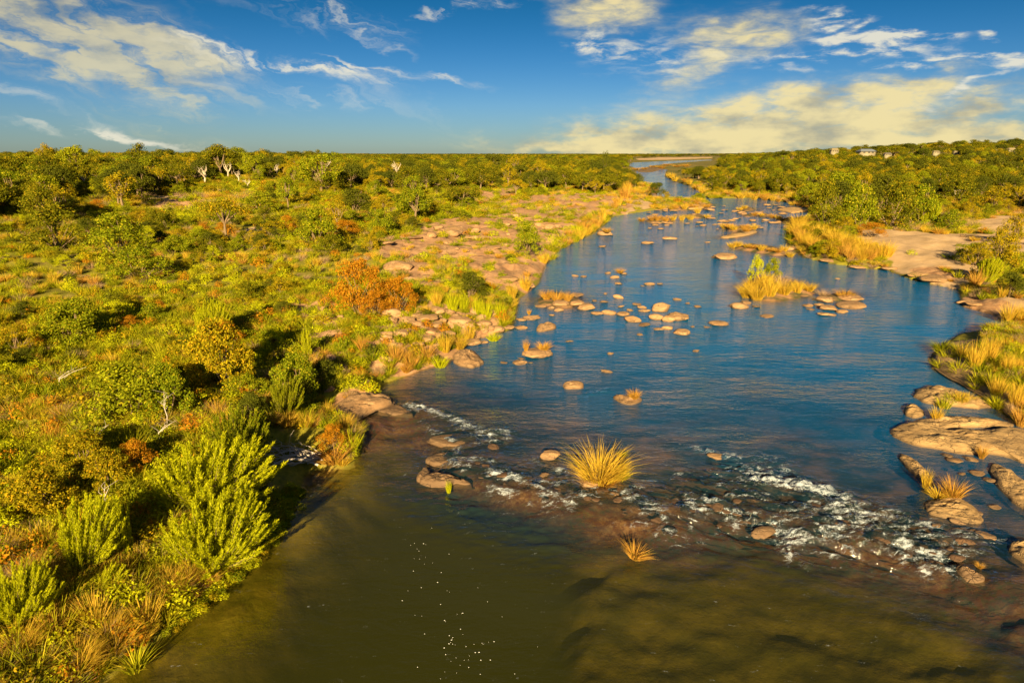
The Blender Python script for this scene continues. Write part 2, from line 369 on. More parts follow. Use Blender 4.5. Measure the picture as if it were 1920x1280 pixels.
def rock_mat(name, a, b, c):
    m, t = new_mat(name)
    geo = t.new('ShaderNodeNewGeometry'); pos = geo.outputs['Position']
    rnd = t.new('ShaderNodeObjectInfo').outputs['Random']
    n1 = t.noise(pos, 1.7, 5, .6).outputs[0]; n2 = t.noise(pos, 38, 3, .7).outputs[0]; n3 = t.noise(t.mapping(pos, sc=(1, 1, 4)), 5, 5, .65).outputs[0]
    col = t.mix(t.ramp(n1, .3, .7), c4(a), c4(b))
    col = t.mix(t.ramp(n3, .55, .75), col, c4(c))
    wv = t.vmath('ADD', t.mapping(pos, rot=(0, 0, .5), sc=(.8, 1.5, 2.2)), t.vmath('SCALE', t.noise(pos, 2.2, 4).outputs['Color']).outputs[0]).outputs[0]
    vor = t.new('ShaderNodeTexVoronoi', feature='DISTANCE_TO_EDGE'); t.put(vor.inputs['Vector'], wv); vor.inputs['Scale'].default_value = 1.5
    crack = t.math('MULTIPLY', t.ramp(vor.outputs['Distance'], .0, .035, 1, 0), t.ramp(n1, .42, .55))
    col = t.mix(t.math('MULTIPLY', crack, .6), col, (.04, .022, .012, 1))
    lich = t.noise(pos, 4.5, 6, .7).outputs[0]
    col = t.mix(t.ramp(lich, .60, .70, 0, .55), col, (.10, .085, .05, 1)); col = t.mix(t.ramp(lich, .30, .36, .35, 0), col, (.46, .36, .22, 1))
    hs = t.new('ShaderNodeHueSaturation'); t.l.new(col, hs.inputs['Color'])
    v = t.math('MULTIPLY', t.math('MULTIPLY_ADD', rnd, .3, .85), t.ramp(n2, .3, .7, .8, 1.15)); t.l.new(v, hs.inputs['Value'])
    p = t.new('ShaderNodeBsdfPrincipled'); t.l.new(hs.outputs[0], p.inputs['Base Color']); p.inputs['Roughness'].default_value = .8
    sep = t.new('ShaderNodeSeparateXYZ'); t.l.new(pos, sep.inputs[0])
    wet = t.math('ADD', sep.outputs[2], t.math('MULTIPLY', n1, -.10))
    wetf = t.ramp(wet, -.03, .085, 1, 0)
    col2 = t.mix(t.math('MULTIPLY', wetf, .7), hs.outputs[0], (.06, .035, .02, 1)); t.l.new(col2, p.inputs['Base Color'])
    b_ = t.new('ShaderNodeBump'); b_.inputs['Strength'].default_value = .7; b_.inputs['Distance'].default_value = .06
    t.l.new(t.math('SUBTRACT', t.math('ADD', n3, t.math('MULTIPLY', n2, .3)), t.math('MULTIPLY', crack, 1.2)), b_.inputs['Height']); t.l.new(b_.outputs[0], p.inputs['Normal'])
    out(t, p.outputs[0]); return m
M['rock'] = rock_mat('granite', (.26, .145, .065), (.33, .20, .10), (.17, .09, .04))
M['wet'] = rock_mat('wet_granite', (.10, .045, .022), (.15, .075, .035), (.06, .03, .016))
M['slab'] = rock_mat('river_slab', (.31, .19, .08), (.38, .245, .11), (.20, .12, .05))

def ground_mat():
    m, t = new_mat('bank_ground')
    pos = t.new('ShaderNodeNewGeometry').outputs['Position']
    n1 = t.noise(pos, .9, 6, .65).outputs[0]; n2 = t.noise(pos, 6, 5, .7).outputs[0]; n0 = t.noise(pos, .06, 5, .6).outputs[0]
    soil = t.mix(t.ramp(n2, .3, .7), (.19, .125, .05, 1), (.30, .20, .085, 1))
    turf = t.mix(t.ramp(n2, .3, .7), (.14, .135, .010, 1), (.27, .23, .022, 1))
    far = t.mix(t.ramp(n0, .4, .6), (.09, .09, .012, 1), (.20, .15, .03, 1))
    base = t.mix(t.ramp(n1, .52, .70), turf, soil)
    base = t.mix(t.attr('far').outputs['Fac'], base, far)
    sand = t.mix(t.ramp(n1, .3, .7), (.42, .28, .15, 1), (.50, .345, .21, 1))
    base = t.mix(t.ramp(t.math('ADD', t.attr('sand').outputs['Fac'], t.math('MULTIPLY_ADD', n2, .4, -.2)), .3, .6), base, sand)
    vor = t.new('ShaderNodeTexVoronoi', feature='DISTANCE_TO_EDGE'); t.put(vor.inputs['Vector'], t.vmath('ADD', pos, t.vmath('SCALE', t.noise(pos, 1.5, 3).outputs['Color']).outputs[0]).outputs[0]); vor.inputs['Scale'].default_value = .8
    rock = t.mix(t.ramp(n1, .3, .7), (.38, .20, .10, 1), (.44, .27, .15, 1))
    rock = t.mix(t.ramp(vor.outputs['Distance'], 0., .08, .45, 0), rock, (.13, .08, .045, 1))
    base = t.mix(t.ramp(t.math('ADD', t.attr('rock').outputs['Fac'], t.math('MULTIPLY_ADD', n1, .5, -.25)), .35, .6), base, rock)
    bed = t.mix(t.ramp(t.noise(t.mapping(pos, sc=(1, 1.6, 1)), .7, 5, .6).outputs[0], .40, .64), (.06, .06, .025, 1), (.30, .165, .085, 1))
    bedlow = t.mix(t.ramp(n1, .35, .65), (.10, .09, .005, 1), (.20, .155, .012, 1))
    bed = t.mix(t.attr('low').outputs['Fac'], bed, bedlow)
    bed = t.mix(t.math('MULTIPLY', t.attr('sill').outputs['Fac'], t.ramp(n2, .35, .6)), bed, (.13, .05, .025, 1))
    base = t.mix(t.attr('bed').outputs['Fac'], base, bed)
    p = t.new('ShaderNodeBsdfPrincipled'); p.inputs['Roughness'].default_value = .9; p.inputs['Specular IOR Level'].default_value = .2
    t.l.new(base, p.inputs['Base Color'])
    b_ = t.new('ShaderNodeBump'); b_.inputs['Strength'].default_value = .6; b_.inputs['Distance'].default_value = .12
    t.l.new(t.math('ADD', t.math('MULTIPLY', n1, .8), t.math('MULTIPLY', n2, .35)), b_.inputs['Height']); t.l.new(b_.outputs[0], p.inputs['Normal'])
    out(t, p.outputs[0]); return m

def water_mat():
    m, t = new_mat('river_water')
    pos = t.new('ShaderNodeNewGeometry').outputs['Position']
    dep = t.attr('depth').outputs['Fac']; rap = t.attr('rap').outputs['Fac']; foam = t.attr('foam').outputs['Fac']; low = t.attr('low').outputs['Fac']
    na = t.noise(t.mapping(pos, rot=(0, 0, R(12)), sc=(.6, 1.5, 1)), 1.6, 4, .6, .3).outputs[0]
    nb = t.noise(t.mapping(pos, rot=(0, 0, R(-18)), sc=(1, 1.6, 1)), 6.5, 3, .6).outputs[0]
    patch = t.noise(t.mapping(pos, sc=(1, 2.2, 1)), .14, 4).outputs[0]
    hgt = t.math('ADD', t.math('MULTIPLY', na, .075), t.math('MULTIPLY', nb, .022))
    b_ = t.new('ShaderNodeBump'); b_.inputs['Distance'].default_value = 1.0
    amp = t.math('MULTIPLY', t.ramp(patch, .38, .62, .45, 1.35), t.math('MULTIPLY_ADD', low, -.72, 1))
    t.l.new(t.math('ADD', amp, t.math('MULTIPLY', rap, .9)), b_.inputs['Strength'])
    t.l.new(hgt, b_.inputs['Height'])
    nrm = b_.outputs[0]
    tr = t.new('ShaderNodeBsdfTransparent'); tr.inputs[0].default_value = (.93, .90, .74, 1)
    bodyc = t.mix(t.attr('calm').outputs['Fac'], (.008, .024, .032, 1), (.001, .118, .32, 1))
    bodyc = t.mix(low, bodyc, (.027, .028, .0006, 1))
    body = t.new('ShaderNodeBsdfDiffuse'); t.l.new(bodyc, body.inputs[0])
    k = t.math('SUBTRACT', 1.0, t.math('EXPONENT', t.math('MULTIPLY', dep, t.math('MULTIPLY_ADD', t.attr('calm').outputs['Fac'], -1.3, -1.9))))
    mx = t.new('ShaderNodeMixShader'); t.l.new(k, mx.inputs[0]); t.l.new(tr.outputs[0], mx.inputs[1]); t.l.new(body.outputs[0], mx.inputs[2])
    gl = t.new('ShaderNodeBsdfGlossy'); gl.inputs['Roughness'].default_value = .06; gl.inputs['Color'].default_value = (1, 1, 1, 1)
    t.l.new(nrm, gl.inputs['Normal'])
    ci = t.math('ABSOLUTE', t.vmath('DOT_PRODUCT', nrm, t.new('ShaderNodeNewGeometry').outputs['Incoming']).outputs['Value'])   # same from both sides of the surface
    fr = t.math('MULTIPLY_ADD', t.math('POWER', t.math('SUBTRACT', 1.0, ci, None, True), 5.0), .965, .035)
    mx2 = t.new('ShaderNodeMixShader'); t.l.new(fr, mx2.inputs[0]); t.l.new(mx.outputs[0], mx2.inputs[1]); t.l.new(gl.outputs[0], mx2.inputs[2])
    fn = t.noise(t.mapping(pos, sc=(1, 1.5, 1)), 9, 6, .72, 1.2).outputs[0]
    fn2 = t.noise(t.mapping(pos, rot=(0, 0, R(-24)), sc=(.5, 1.6, 1)), 3.2, 4, .6, .8).outputs[0]
    ff = t.math('MULTIPLY', t.ramp(t.math('ADD', foam, t.math('MULTIPLY_ADD', fn, 1.9, t.math('MULTIPLY_ADD', fn2, 2.6, -2.5))), .22, 1.25), .92)
    fd = t.new('ShaderNodeBsdfDiffuse'); fd.inputs[0].default_value = (.64, .72, .84, 1)
    fb = t.new('ShaderNodeBump'); fb.inputs['Distance'].default_value = .15; fb.inputs['Strength'].default_value = .8; t.l.new(fn, fb.inputs['Height']); t.l.new(fb.outputs[0], fd.inputs['Normal'])
    mx3 = t.new('ShaderNodeMixShader'); t.l.new(ff, mx3.inputs[0]); t.l.new(mx2.outputs[0], mx3.inputs[1]); t.l.new(fd.outputs[0], mx3.inputs[2])
    out(t, mx3.outputs[0]); return m

# ------------------------------------------------------------------ ground sheet
def polar(az, rr):
    A, Q = np.meshgrid(np.radians(az), rr); return np.sin(A) * Q, np.cos(A) * Q
def grid_faces(nr, na, wrap=False):
    i = np.arange(nr - 1)[:, None] * na; j = np.arange(na if wrap else na - 1)[None]; j2 = (j + 1) % na
    return np.stack([i + j, i + j2, i + na + j2, i + na + j], -1).reshape(-1, 4)
azs = np.concatenate([np.linspace(-46, 46, 600), np.linspace(46, 314, 72)[1:-1]])
rows = np.concatenate([np.linspace(4, 12, 30)[:-1], np.geomspace(12, 9000, 560)])
X, Y = polar(azs, rows); shp = X.shape
hz, dz, wdz, lf, rz_, azz, shz = terrain(X.ravel(), Y.ravel(), True)
def zone(polys_px, soft):                    # soft mask of areas outlined in the photo, carried to the ground
    m = np.zeros(X.size); xf, yf = X.ravel(), Y.ravel()
    for P in polys_px:
        W = np.array([hit(a, b)[:2] for a, b in P]); W = smooth_poly(W, 1)
        c = W.mean(0); rad = np.max(np.hypot(*(W - c).T)) * 1.3 + 3
        s = np.hypot(xf - c[0], yf - c[1]) < rad
        k = soft * np.clip(np.hypot(*c) / 40, .5, 4)
        q = sdf(xf[s], yf[s], W) + (fbm(xf[s] / 1.6, yf[s] / 1.6, 61, 4) - .5) * 2.4 * k
        m[s] = np.maximum(m[s], sstep(-k, k, q))
    return m
SAND_PX = [[(1580, 432), (1660, 428), (1830, 440), (1920, 428), (1990, 420), (1990, 470), (1840, 475), (1830, 520), (1800, 545), (1720, 525), (1640, 470)],
           [(1820, 405), (1920, 405), (2000, 410), (2000, 440), (1850, 440)], 
           [(230, 385), (300, 366), (380, 370), (340, 385)], [(440, 432), (540, 422), (520, 440), (460, 445)], [(550, 364), (600, 362), (590, 370)],
           [(1540, 330), (1600, 326), (1680, 338), (1700, 345), (1640, 345)], [(1130, 380), (1200, 372), (1240, 386), (1150, 402), (1080, 398)],
           [(1850, 560), (1930, 560), (1930, 610), (1870, 600)], [(1770, 690), (1850, 700), (1920, 760), (1880, 770)], [(1190, 296), (1340, 294), (1330, 298), (1200, 301)]]
ROCK_PX = [[(530, 560), (620, 548), (650, 600), (645, 690), (610, 722), (585, 640)], [(690, 620), (720, 570), (800, 560), (900, 590), (960, 600), (890, 650), (850, 690), (740, 700), (680, 680)], [(610, 770), (640, 730), (700, 730), (740, 760), (680, 790)],
           [(690, 480), (760, 430), (870, 405), (1000, 395), (1105, 415), (1060, 460), (1010, 520), (960, 560), (900, 520), (880, 480), (780, 490)], [(900, 390), (1000, 365), (1150, 362), (1200, 385), (1100, 410), (980, 410)],
           [(720, 500), (790, 490), (830, 510), (770, 540)], [(1800, 550), (1870, 560), (1920, 600), (1860, 595), (1810, 575)], [(1700, 500), (1800, 500), (1800, 530), (1740, 525)],
           [(250, 375), (400, 372), (380, 395), (260, 392)], [(860, 360), (960, 350), (980, 380), (880, 385)]]
SANDM = zone(SAND_PX, .45); ROCKM = zone(ROCK_PX, .5)
def build_ground():
    rk = ROCKM.reshape(shp)
    z = hz + ROCKM * (np.abs(fbm(X.ravel() / 2.1, Y.ravel() / 1.6, 71, 4) - .5) * -1.4 + .18) * sstep(.0, 1.5, dz) - SANDM * 0
    V = np.stack([X.ravel(), Y.ravel(), z], 1)
    F = grid_faces(*shp, wrap=True)
    n = len(V); V = np.concatenate([V, [[0, 0, -2.5]]])
    me = mesh_np('ground', V, F, ground_mat(), True)
    e = lambda a: np.concatenate([a, a[:1] * 0])
    fattr(me, 'sand', e(SANDM)); fattr(me, 'rock', e(ROCKM))
    fattr(me, 'bed', e(sstep(.08, -.12, dz + (fbm(X.ravel(), Y.ravel(), 81) - .5) * .3)))
    fattr(me, 'low', e(sstep(.6, 2.2, wdz))); fattr(me, 'sill', e(np.exp(-((wdz - .1) / 1.3) ** 2))); fattr(me, 'far', e(sstep(120, 320, rz_)))
    obj('ground', me, kind='structure')
build_ground()

# ------------------------------------------------------------------ river surface
FOAM = [([(768, 764), (805, 776), (850, 792), (880, 806)], .20, .78), ([(880, 806), (905, 818), (945, 818)], .26, .72), ([(862, 842), (852, 862), (874, 878)], .16, .7),
        ([(918, 890), (965, 905), (1040, 932), (1075, 945)], .13, .75), ([(1316, 850), (1340, 858), (1372, 862)], .16, .9), ([(1400, 890), (1450, 905), (1500, 922), (1560, 940), (1625, 962), (1690, 985), (1745, 1000)], .36, .68),
        ([(1420, 905), (1480, 918), (1530, 925)], .26, 1.0), ([(1480, 1000), (1530, 1000), (1574, 996)], .13, 1.0), ([(1470, 1012), (1490, 1035), (1512, 1046)], .12, .8),
        ([(1170, 930), (1190, 945)], .2, .6), ([(1285, 935), (1292, 955)], .12, .85), ([(1560, 960), (1640, 985)], .22, .75), ([(1700, 1030), (1760, 1055)], .16, .7), ([(1740, 1065), (1780, 1070)], .12, .7),
        ([(1000, 870), (1030, 880), (1060, 890)], .14, .5), ([(1250, 885), (1300, 900)], .15, .35), ([(1420, 868), (1460, 880)], .3, .5), ([(1090, 745), (1140, 735)], .1, .3)]
RAPID = []
for _k in range(58):
    _t = rng.uniform(0, 1); _wx = np.interp(_t, [0, .2, .5, .75, 1], [900, 1060, 1260, 1500, 1830]); _wy = np.interp(_t, [0, .2, .5, .75, 1], [885, 930, 962, 985, 1065])
    RAPID.append((_wx + rng.normal(0, 14), _wy + rng.normal(0, 20), rng.uniform(10, 34) * (1.2 if _t > .5 else .9)))
def build_river():
    az = np.linspace(-40, 46, 640); rr = np.concatenate([np.linspace(5, 13, 24)[:-1], np.geomspace(13, 60, 560)[:-1], np.geomspace(60, 2500, 160)])
    x, y = polar(az, rr); sh = x.shape; x = x.ravel(); y = y.ravel()
    h, d, wd, lf_, r, a, s = terrain(x, y, True)
    w = wl(x, y, wd)
    foam = np.zeros(x.size)
    for P, wid, st in FOAM:
        W = poly_px(P, -.1); near = r < 40
        q = seg_dist(x[near], y[near], W[:-1], W[1:]) + (fbm(x[near] * 1.7, y[near] * 1.7, 91, 3) - .5) * .5
        foam[near] = np.maximum(foam[near], st * np.exp(-(np.maximum(q, 0) / (wid * 2.1)) ** 2))
    for (a_, b_, w_) in RAPID:
        q = plane(a_, b_ - 4, -.1); rr_ = w_ * .011
        foam = np.maximum(foam, .62 * np.exp(-(((x - q[0]) / (rr_ * 2.2)) ** 2 + ((y - q[1] - rr_ * .4) / (rr_ * 1.3)) ** 2)))
    sill = np.exp(-((wd - .15) / .38) ** 2) * sstep(.42, .62, fbm(x / 1.3, y / 1.3, 92, 3)) * (r < 40)
    foam = np.maximum(foam, sill * .62)
    rapz = np.exp(-((wd - .5) / 1.7) ** 2) * (r < 60)
    x5 = sdf(x, y, smooth_poly(poly_px([(1180, 940), (1330, 880), (1450, 890), (1650, 960), (1800, 1030), (1830, 1090), (1700, 1085), (1480, 1060), (1260, 1000)], -.2), 1))
    z5 = sstep(-.6, .8, x5)
    farr = sstep(60, 75, r) * (.35 + .65 * sstep(.35, .6, fbm(x / 7, y / 14, 93, 3)))
    u = np.cos(R(-28)) * x + np.sin(R(-28)) * y; v = -np.sin(R(-28)) * x + np.cos(R(-28)) * y      # crests run along the sill
    ridge = 1 - np.abs(2 * fbm(u / 1.6, v / .34, 95, 3) - 1)
    ridge2 = fbm(u / .5, v / .22, 96, 3)
    disp = z5 * ((ridge - .75) * .34 + (ridge2 - .5) * .24) + rapz * (1 - z5) * (fbm(x / .6, y / .35, 97, 3) - .5) * .24
    z = w + disp + np.clip(foam, 0, 1) * (.06 + .34 * (fbm(x * 5, y * 6, 98, 3) - .4))
    crest = z5 * sstep(.80, .97, ridge) * .62
    foam = np.maximum(foam, crest * sstep(.45, .62, fbm(x / 1.1, y / .6, 99, 3)))
    keep = (h < w + .35)
    F = grid_faces(*sh); F = F[keep[F].any(1)]
    us = np.unique(F); mp = np.full(x.size, -1); mp[us] = np.arange(len(us)); F = mp[F]
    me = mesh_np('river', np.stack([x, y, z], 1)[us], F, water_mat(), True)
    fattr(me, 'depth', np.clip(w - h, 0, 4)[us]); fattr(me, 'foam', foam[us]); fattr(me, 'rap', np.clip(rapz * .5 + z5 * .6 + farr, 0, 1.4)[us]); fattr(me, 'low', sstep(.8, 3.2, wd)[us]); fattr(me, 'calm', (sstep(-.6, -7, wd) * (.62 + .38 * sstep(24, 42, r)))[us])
    obj('river', me, kind='structure')
build_river()

# ------------------------------------------------------------------ plant prototypes (height or width about 1, base at the origin)
def crown_mesh(name, mat, seed, nb, per, leaf, shape, blob=.17):
    r = np.random.default_rng(seed); g = Geo(); cs = []
    for i in range(nb):
        a = r.uniform(0, 6.283); q = math.sqrt(r.uniform(0, 1))
        if shape == 'umbrella': c = [q * .62 * math.cos(a), q * .62 * math.sin(a), .80 - .28 * q * q + r.uniform(-.09, .05)]
        elif shape == 'round': th = r.uniform(-.5, 1.4); c = [.42 * math.cos(th) * math.cos(a) * (.6 + .4 * q), .42 * math.cos(th) * math.sin(a) * (.6 + .4 * q), .55 + .36 * math.sin(th) * (.7 + .3 * q)]
        elif shape == 'tall': zz = r.uniform(.22, .97); w = .36 * math.sin(min(1, zz * 1.05) * 3.0) ** .6; c = [q * w * math.cos(a), q * w * math.sin(a), zz]
        else: th = r.uniform(.0, 1.5); k = .55 + .45 * q; c = [.52 * math.cos(th) * math.cos(a) * k, .52 * math.cos(th) * math.sin(a) * k, .10 + .75 * math.sin(th) * k]   # bush
        cs.append(c); b = blob * r.uniform(.65, 1.25); n = int(per * r.uniform(.6, 1.3))
        u = unit(n, r); p = np.array(c) + u * (b * r.uniform(.35, 1, n) ** .5)[:, None] * [1, 1, .7]
        nrm = u * .8 + unit(n, r) * .8 + [0, 0, .35]; t1 = np.cross(nrm, unit(n, r)); t1 /= np.linalg.norm(t1, axis=1)[:, None] + 1e-6
        t2 = np.cross(nrm, t1); t2 /= np.linalg.norm(t2, axis=1)[:, None] + 1e-6
        L = leaf * r.uniform(.6, 1.3, n)[:, None]; g.leaves(p, t1 * L, t2 * L * .55)
    me = g.mesh(name, mat)
    return me, np.array(cs)
def limbs_mesh(name, mat, cs, seed, n=6, rad=.035, multi=False):
    r = np.random.default_rng(seed); g = Geo(); fork = np.array([r.uniform(-.04, .04), r.uniform(-.04, .04), .3])
    if not multi: g.tube([[0, 0, -.06], [.01, 0, .1], fork * [.6, .6, .7], fork], [rad * 1.25, rad, rad * .85, rad * .75], 6)
    for c in cs[r.permutation(len(cs))[:n]]:
        s = np.array([r.uniform(-.06, .06), r.uniform(-.06, .06), -.05]) if multi else fork
        m = s * .5 + c * .5 + r.uniform(-.05, .05, 3)
        g.tube([s, s * .75 + m * .25 + r.uniform(-.02, .02, 3), m, m * .4 + c * .6, c], [rad * .7, rad * .6, rad * .4, rad * .25, rad * .1], 5)
    return g.mesh(name, mat, True)
def plant(name, fol, wood, foln, woodn, label, cat, group=None):
    o = bpy.data.objects.new(name, None); COL.objects.link(o); o.empty_display_size = .2
    o['label'] = label; o['category'] = cat
    if group: o['group'] = group
    if fol: obj(foln, fol, o)
    if wood: obj(woodn, wood, o)
    return o
TREES, BUSH = [], {}
for i, (shape, mat, nb, per, leaf, bl) in enumerate([('umbrella', 'tree', 48, 100, .022, .15), ('round', 'tree', 52, 100, .022, .17), ('round', 'tree_dark', 52, 100, .022, .16), ('umbrella', 'olive', 34, 90, .021, .12), ('tall', 'tree', 46, 100, .021, .14), ('umbrella', 'tree_dark', 46, 100, .022, .15), ('round', 'green', 44, 95, .021, .14), ('tall', 'olive', 30, 80, .02, .12)]):
    me, cs = crown_mesh('crown', M[mat], 100 + i, nb, per, leaf, shape, bl)
    TREES.append((me, limbs_mesh('trunk', M['bark'], cs, 200 + i, 9, .036)))
for i, (key, mat, nb, per, leaf, bl) in enumerate([('green', 'green', 44, 125, .021, .15), ('olive', 'olive', 44, 120, .020, .14), ('dark', 'tree_dark', 44, 125, .021, .15), ('lime', 'lime', 40, 120, .020, .13),
                                                   ('orange', 'orange', 60, 130, .016, .14), ('leafy', 'green', 74, 120, .020, .12), ('leafy_olive', 'olive', 74, 120, .020, .12), ('tree', 'tree', 44, 130, .021, .14)]):
    me, cs = crown_mesh('foliage', M[mat], 300 + i, nb, per, leaf, 'bush', bl)
    BUSH[key] = (me, limbs_mesh('stem', M['bark'], cs, 400 + i, 14, .022, True))
def feather(seed, mat, ns=230, lean=(.14, .03), spread=.6):            # willowy shrub of upright plumes
    r = np.random.default_rng(seed); g = Geo(); st = Geo()
    for i in range(ns):
        a = r.uniform(0, 6.283); q = math.sqrt(r.uniform(0, 1)) * spread; b = np.array([.12 * q * math.cos(a), .12 * q * math.sin(a), -.03])
        L = r.uniform(.38, 1.0) * (1 - .6 * q * q / max(.01, spread)); tip = np.array([q * math.cos(a) + lean[0], q * math.sin(a) + lean[1], L])
        mid = b * .5 + tip * .5 + np.array([q * .16 * math.cos(a), q * .16 * math.sin(a), .02]) + r.normal(0, .035, 3)
        t = np.linspace(0, 1, 7)[:, None]; P = b * (1 - t) ** 2 + 2 * mid * t * (1 - t) + tip * t * t
        st.tube(P[:6], np.linspace(.007, .002, 6), 4)
        n = int(r.uniform(170, 260)); tt = r.uniform(.2, 1, n)[:, None] ** .8
        p = b * (1 - tt) ** 2 + 2 * mid * tt * (1 - tt) + tip * tt * tt
        ax = tip - mid; ax /= np.linalg.norm(ax)
        sd = unit(n, r); dr = ax * .9 + sd * .5; dr /= np.linalg.norm(dr, axis=1)[:, None]
        w = np.cross(dr, sd + unit(n, r) * .35); w /= np.linalg.norm(w, axis=1)[:, None] + 1e-6
        ll = r.uniform(.015, .030, n)[:, None]
        g.leaves(p + sd * r.uniform(.1, 1, n)[:, None] * .06 * (1.2 - tt) + dr * ll * .6, dr * ll, w * .0046)
    return g.mesh('foliage', M[mat]), st.mesh('stem', M['bark'], True)
FEATHER = [feather(501, 'lime'), feather(502, 'lime', 170, (.18, .05), .42), feather(503, 'green', 170, (.1, 0), .5), feather(504, 'lime', 80, (.05, 0), .30)]
def tuft(seed, mat, n, ln, wd, spread, bend, r0=.12, head=None):
    r = np.random.default_rng(seed); g = Geo()
    a = r.uniform(0, 6.283, n); q = np.sqrt(r.uniform(0, 1, n))
    base = np.stack([q * r0 * np.cos(a), q * r0 * np.sin(a), np.full(n, -.03)], 1)
    d = np.stack([q * spread * np.cos(a) + r.normal(0, .09, n), q * spread * np.sin(a) + r.normal(0, .09, n), np.ones(n)], 1)
    L = ln * r.uniform(.5, 1.05, n) * (1 - .25 * q)
    g.strips(base, d, L, np.full(n, wd) * r.uniform(.7, 1.3, n), bend * r.uniform(.3, 1.4, n), 3, r)
    return g.mesh('blades', M[mat])
TUFT = {'reed': tuft(601, 'gold', 560, 1.0, .0068, .55, .5, .24), 'reed2': tuft(602, 'gold', 240, 1.0, .010, .45, .18, .2), 'rust': tuft(603, 'rust', 300, 1.0, .009, .6, .3, .16),
        'greenreed': tuft(604, 'lime', 200, 1.0, .013, .42, .16, .2), 'grass': tuft(605, 'grass', 130, 1.0, .016, .7, .4, .22), 'grass2': tuft(606, 'grass', 110, 1.0, .016, .5, .25, .3),
        'dry': tuft(607, 'dry', 170, 1.0, .007, .7, .3, .2), 'grey': tuft(608, 'dry', 260, 1.0, .006, 1.0, .2, .14), 'greengrass': tuft(609, 'green', 120, 1.0, .018, .7, .4, .22)}
def mini(seed, mat, n, leaf):                 # low leafy plant of the ground cover
    r = np.random.default_rng(seed); g = Geo(); u = unit(n, r); u[:, 2] = np.abs(u[:, 2])
    p = u * (r.uniform(.25, 1, n) ** .5)[:, None] * [.5, .5, .6] + [0, 0, .04]; p += (vnoise(p[:, 0] * 6, p[:, 1] * 6, seed) - .5)[:, None] * [0, 0, .3]
    t1 = np.cross(u + unit(n, r), unit(n, r)); t1 /= np.linalg.norm(t1, axis=1)[:, None] + 1e-6; t2 = np.cross(t1, u + unit(n, r) * .6); t2 /= np.linalg.norm(t2, axis=1)[:, None] + 1e-6
    L = leaf * r.uniform(.6, 1.4, n)[:, None]; g.leaves(p, t1 * L, t2 * L * .5)
    return g.mesh('leaves', M[mat])
MINI = {'green': mini(701, 'green', 420, .05), 'olive': mini(702, 'olive', 420, .05), 'dark': mini(703, 'tree_dark', 380, .055), 'lime': mini(704, 'lime', 380, .045), 'orange': mini(705, 'orange', 320, .05)}

# ------------------------------------------------------------------ rocks
ROCKS = []
def rock_proto(seed, flat):
    import bmesh
    bm = bmesh.new(); bmesh.ops.create_icosphere(bm, subdivisions=4, radius=.5)
    V = np.array([v.co[:] for v in bm.verts]); F = np.array([[v.index for v in f.verts] for f in bm.faces]); bm.free()
    r = np.random.default_rng(seed); U = V / np.linalg.norm(V, axis=1)[:, None]
    rad = np.ones(len(V))
    for _ in range(9):                        # facets cut by planes, edges eased
        nrm = unit(1, r)[0]; lim = r.uniform(.60, .92); dt = U @ nrm
        cap = np.where(dt > 1e-3, lim / np.maximum(dt, 1e-3), 9); k = .02
        rad = -k * np.log(np.exp(-rad / k) + np.exp(-cap / k))
    rad += (fbm(U[:, 0] * 3 + seed, U[:, 1] * 3 + U[:, 2] * 2.3, seed, 4) - .5) * .24
    V = U * (rad * .5)[:, None] * [1, r.uniform(.65, .95), flat]
    return mesh_np('rock', V, F, M['rock'], True)
ROCKS = [rock_proto(800 + i, f) for i, f in enumerate([.62, .5, .75, .42, .66, .55, .8, .48, .6, .7])]
nrock = [0]
WETS = []
for _m in ROCKS:
    _c = _m.copy(); _c.materials[0] = M['wet']; WETS.append(_c)
def rock(px, py, w, label, hgt=1., group=None, sink=.3, name='boulder', rz=None, kind=None, cat='rock', wet=False):
    """a stone whose waterline or foot stands at photo pixel (px, py), w photo pixels wide"""
    x, y, z = hit(px, py); s = w * mpp(x, y, z)
    i = nrock[0]; nrock[0] += 1
    me = (WETS if wet else ROCKS)[(i * 7 + i // 10) % len(ROCKS) if kind is None else kind]
    o = obj(name, me, label=label, category=cat)
    if group: o['group'] = group
    dy = s * .35
    place(o, x, y + dy, z + s * hgt * .8 * .5 * .6 * (1 - sink * 2) + .01, (s, s, s * hgt * .8), (rng.uniform(-.5, .5) + (math.pi if i % 2 else 0)) if rz is None else rz, (rng.uniform(-.1, .1), rng.uniform(-.1, .1)))
    return o
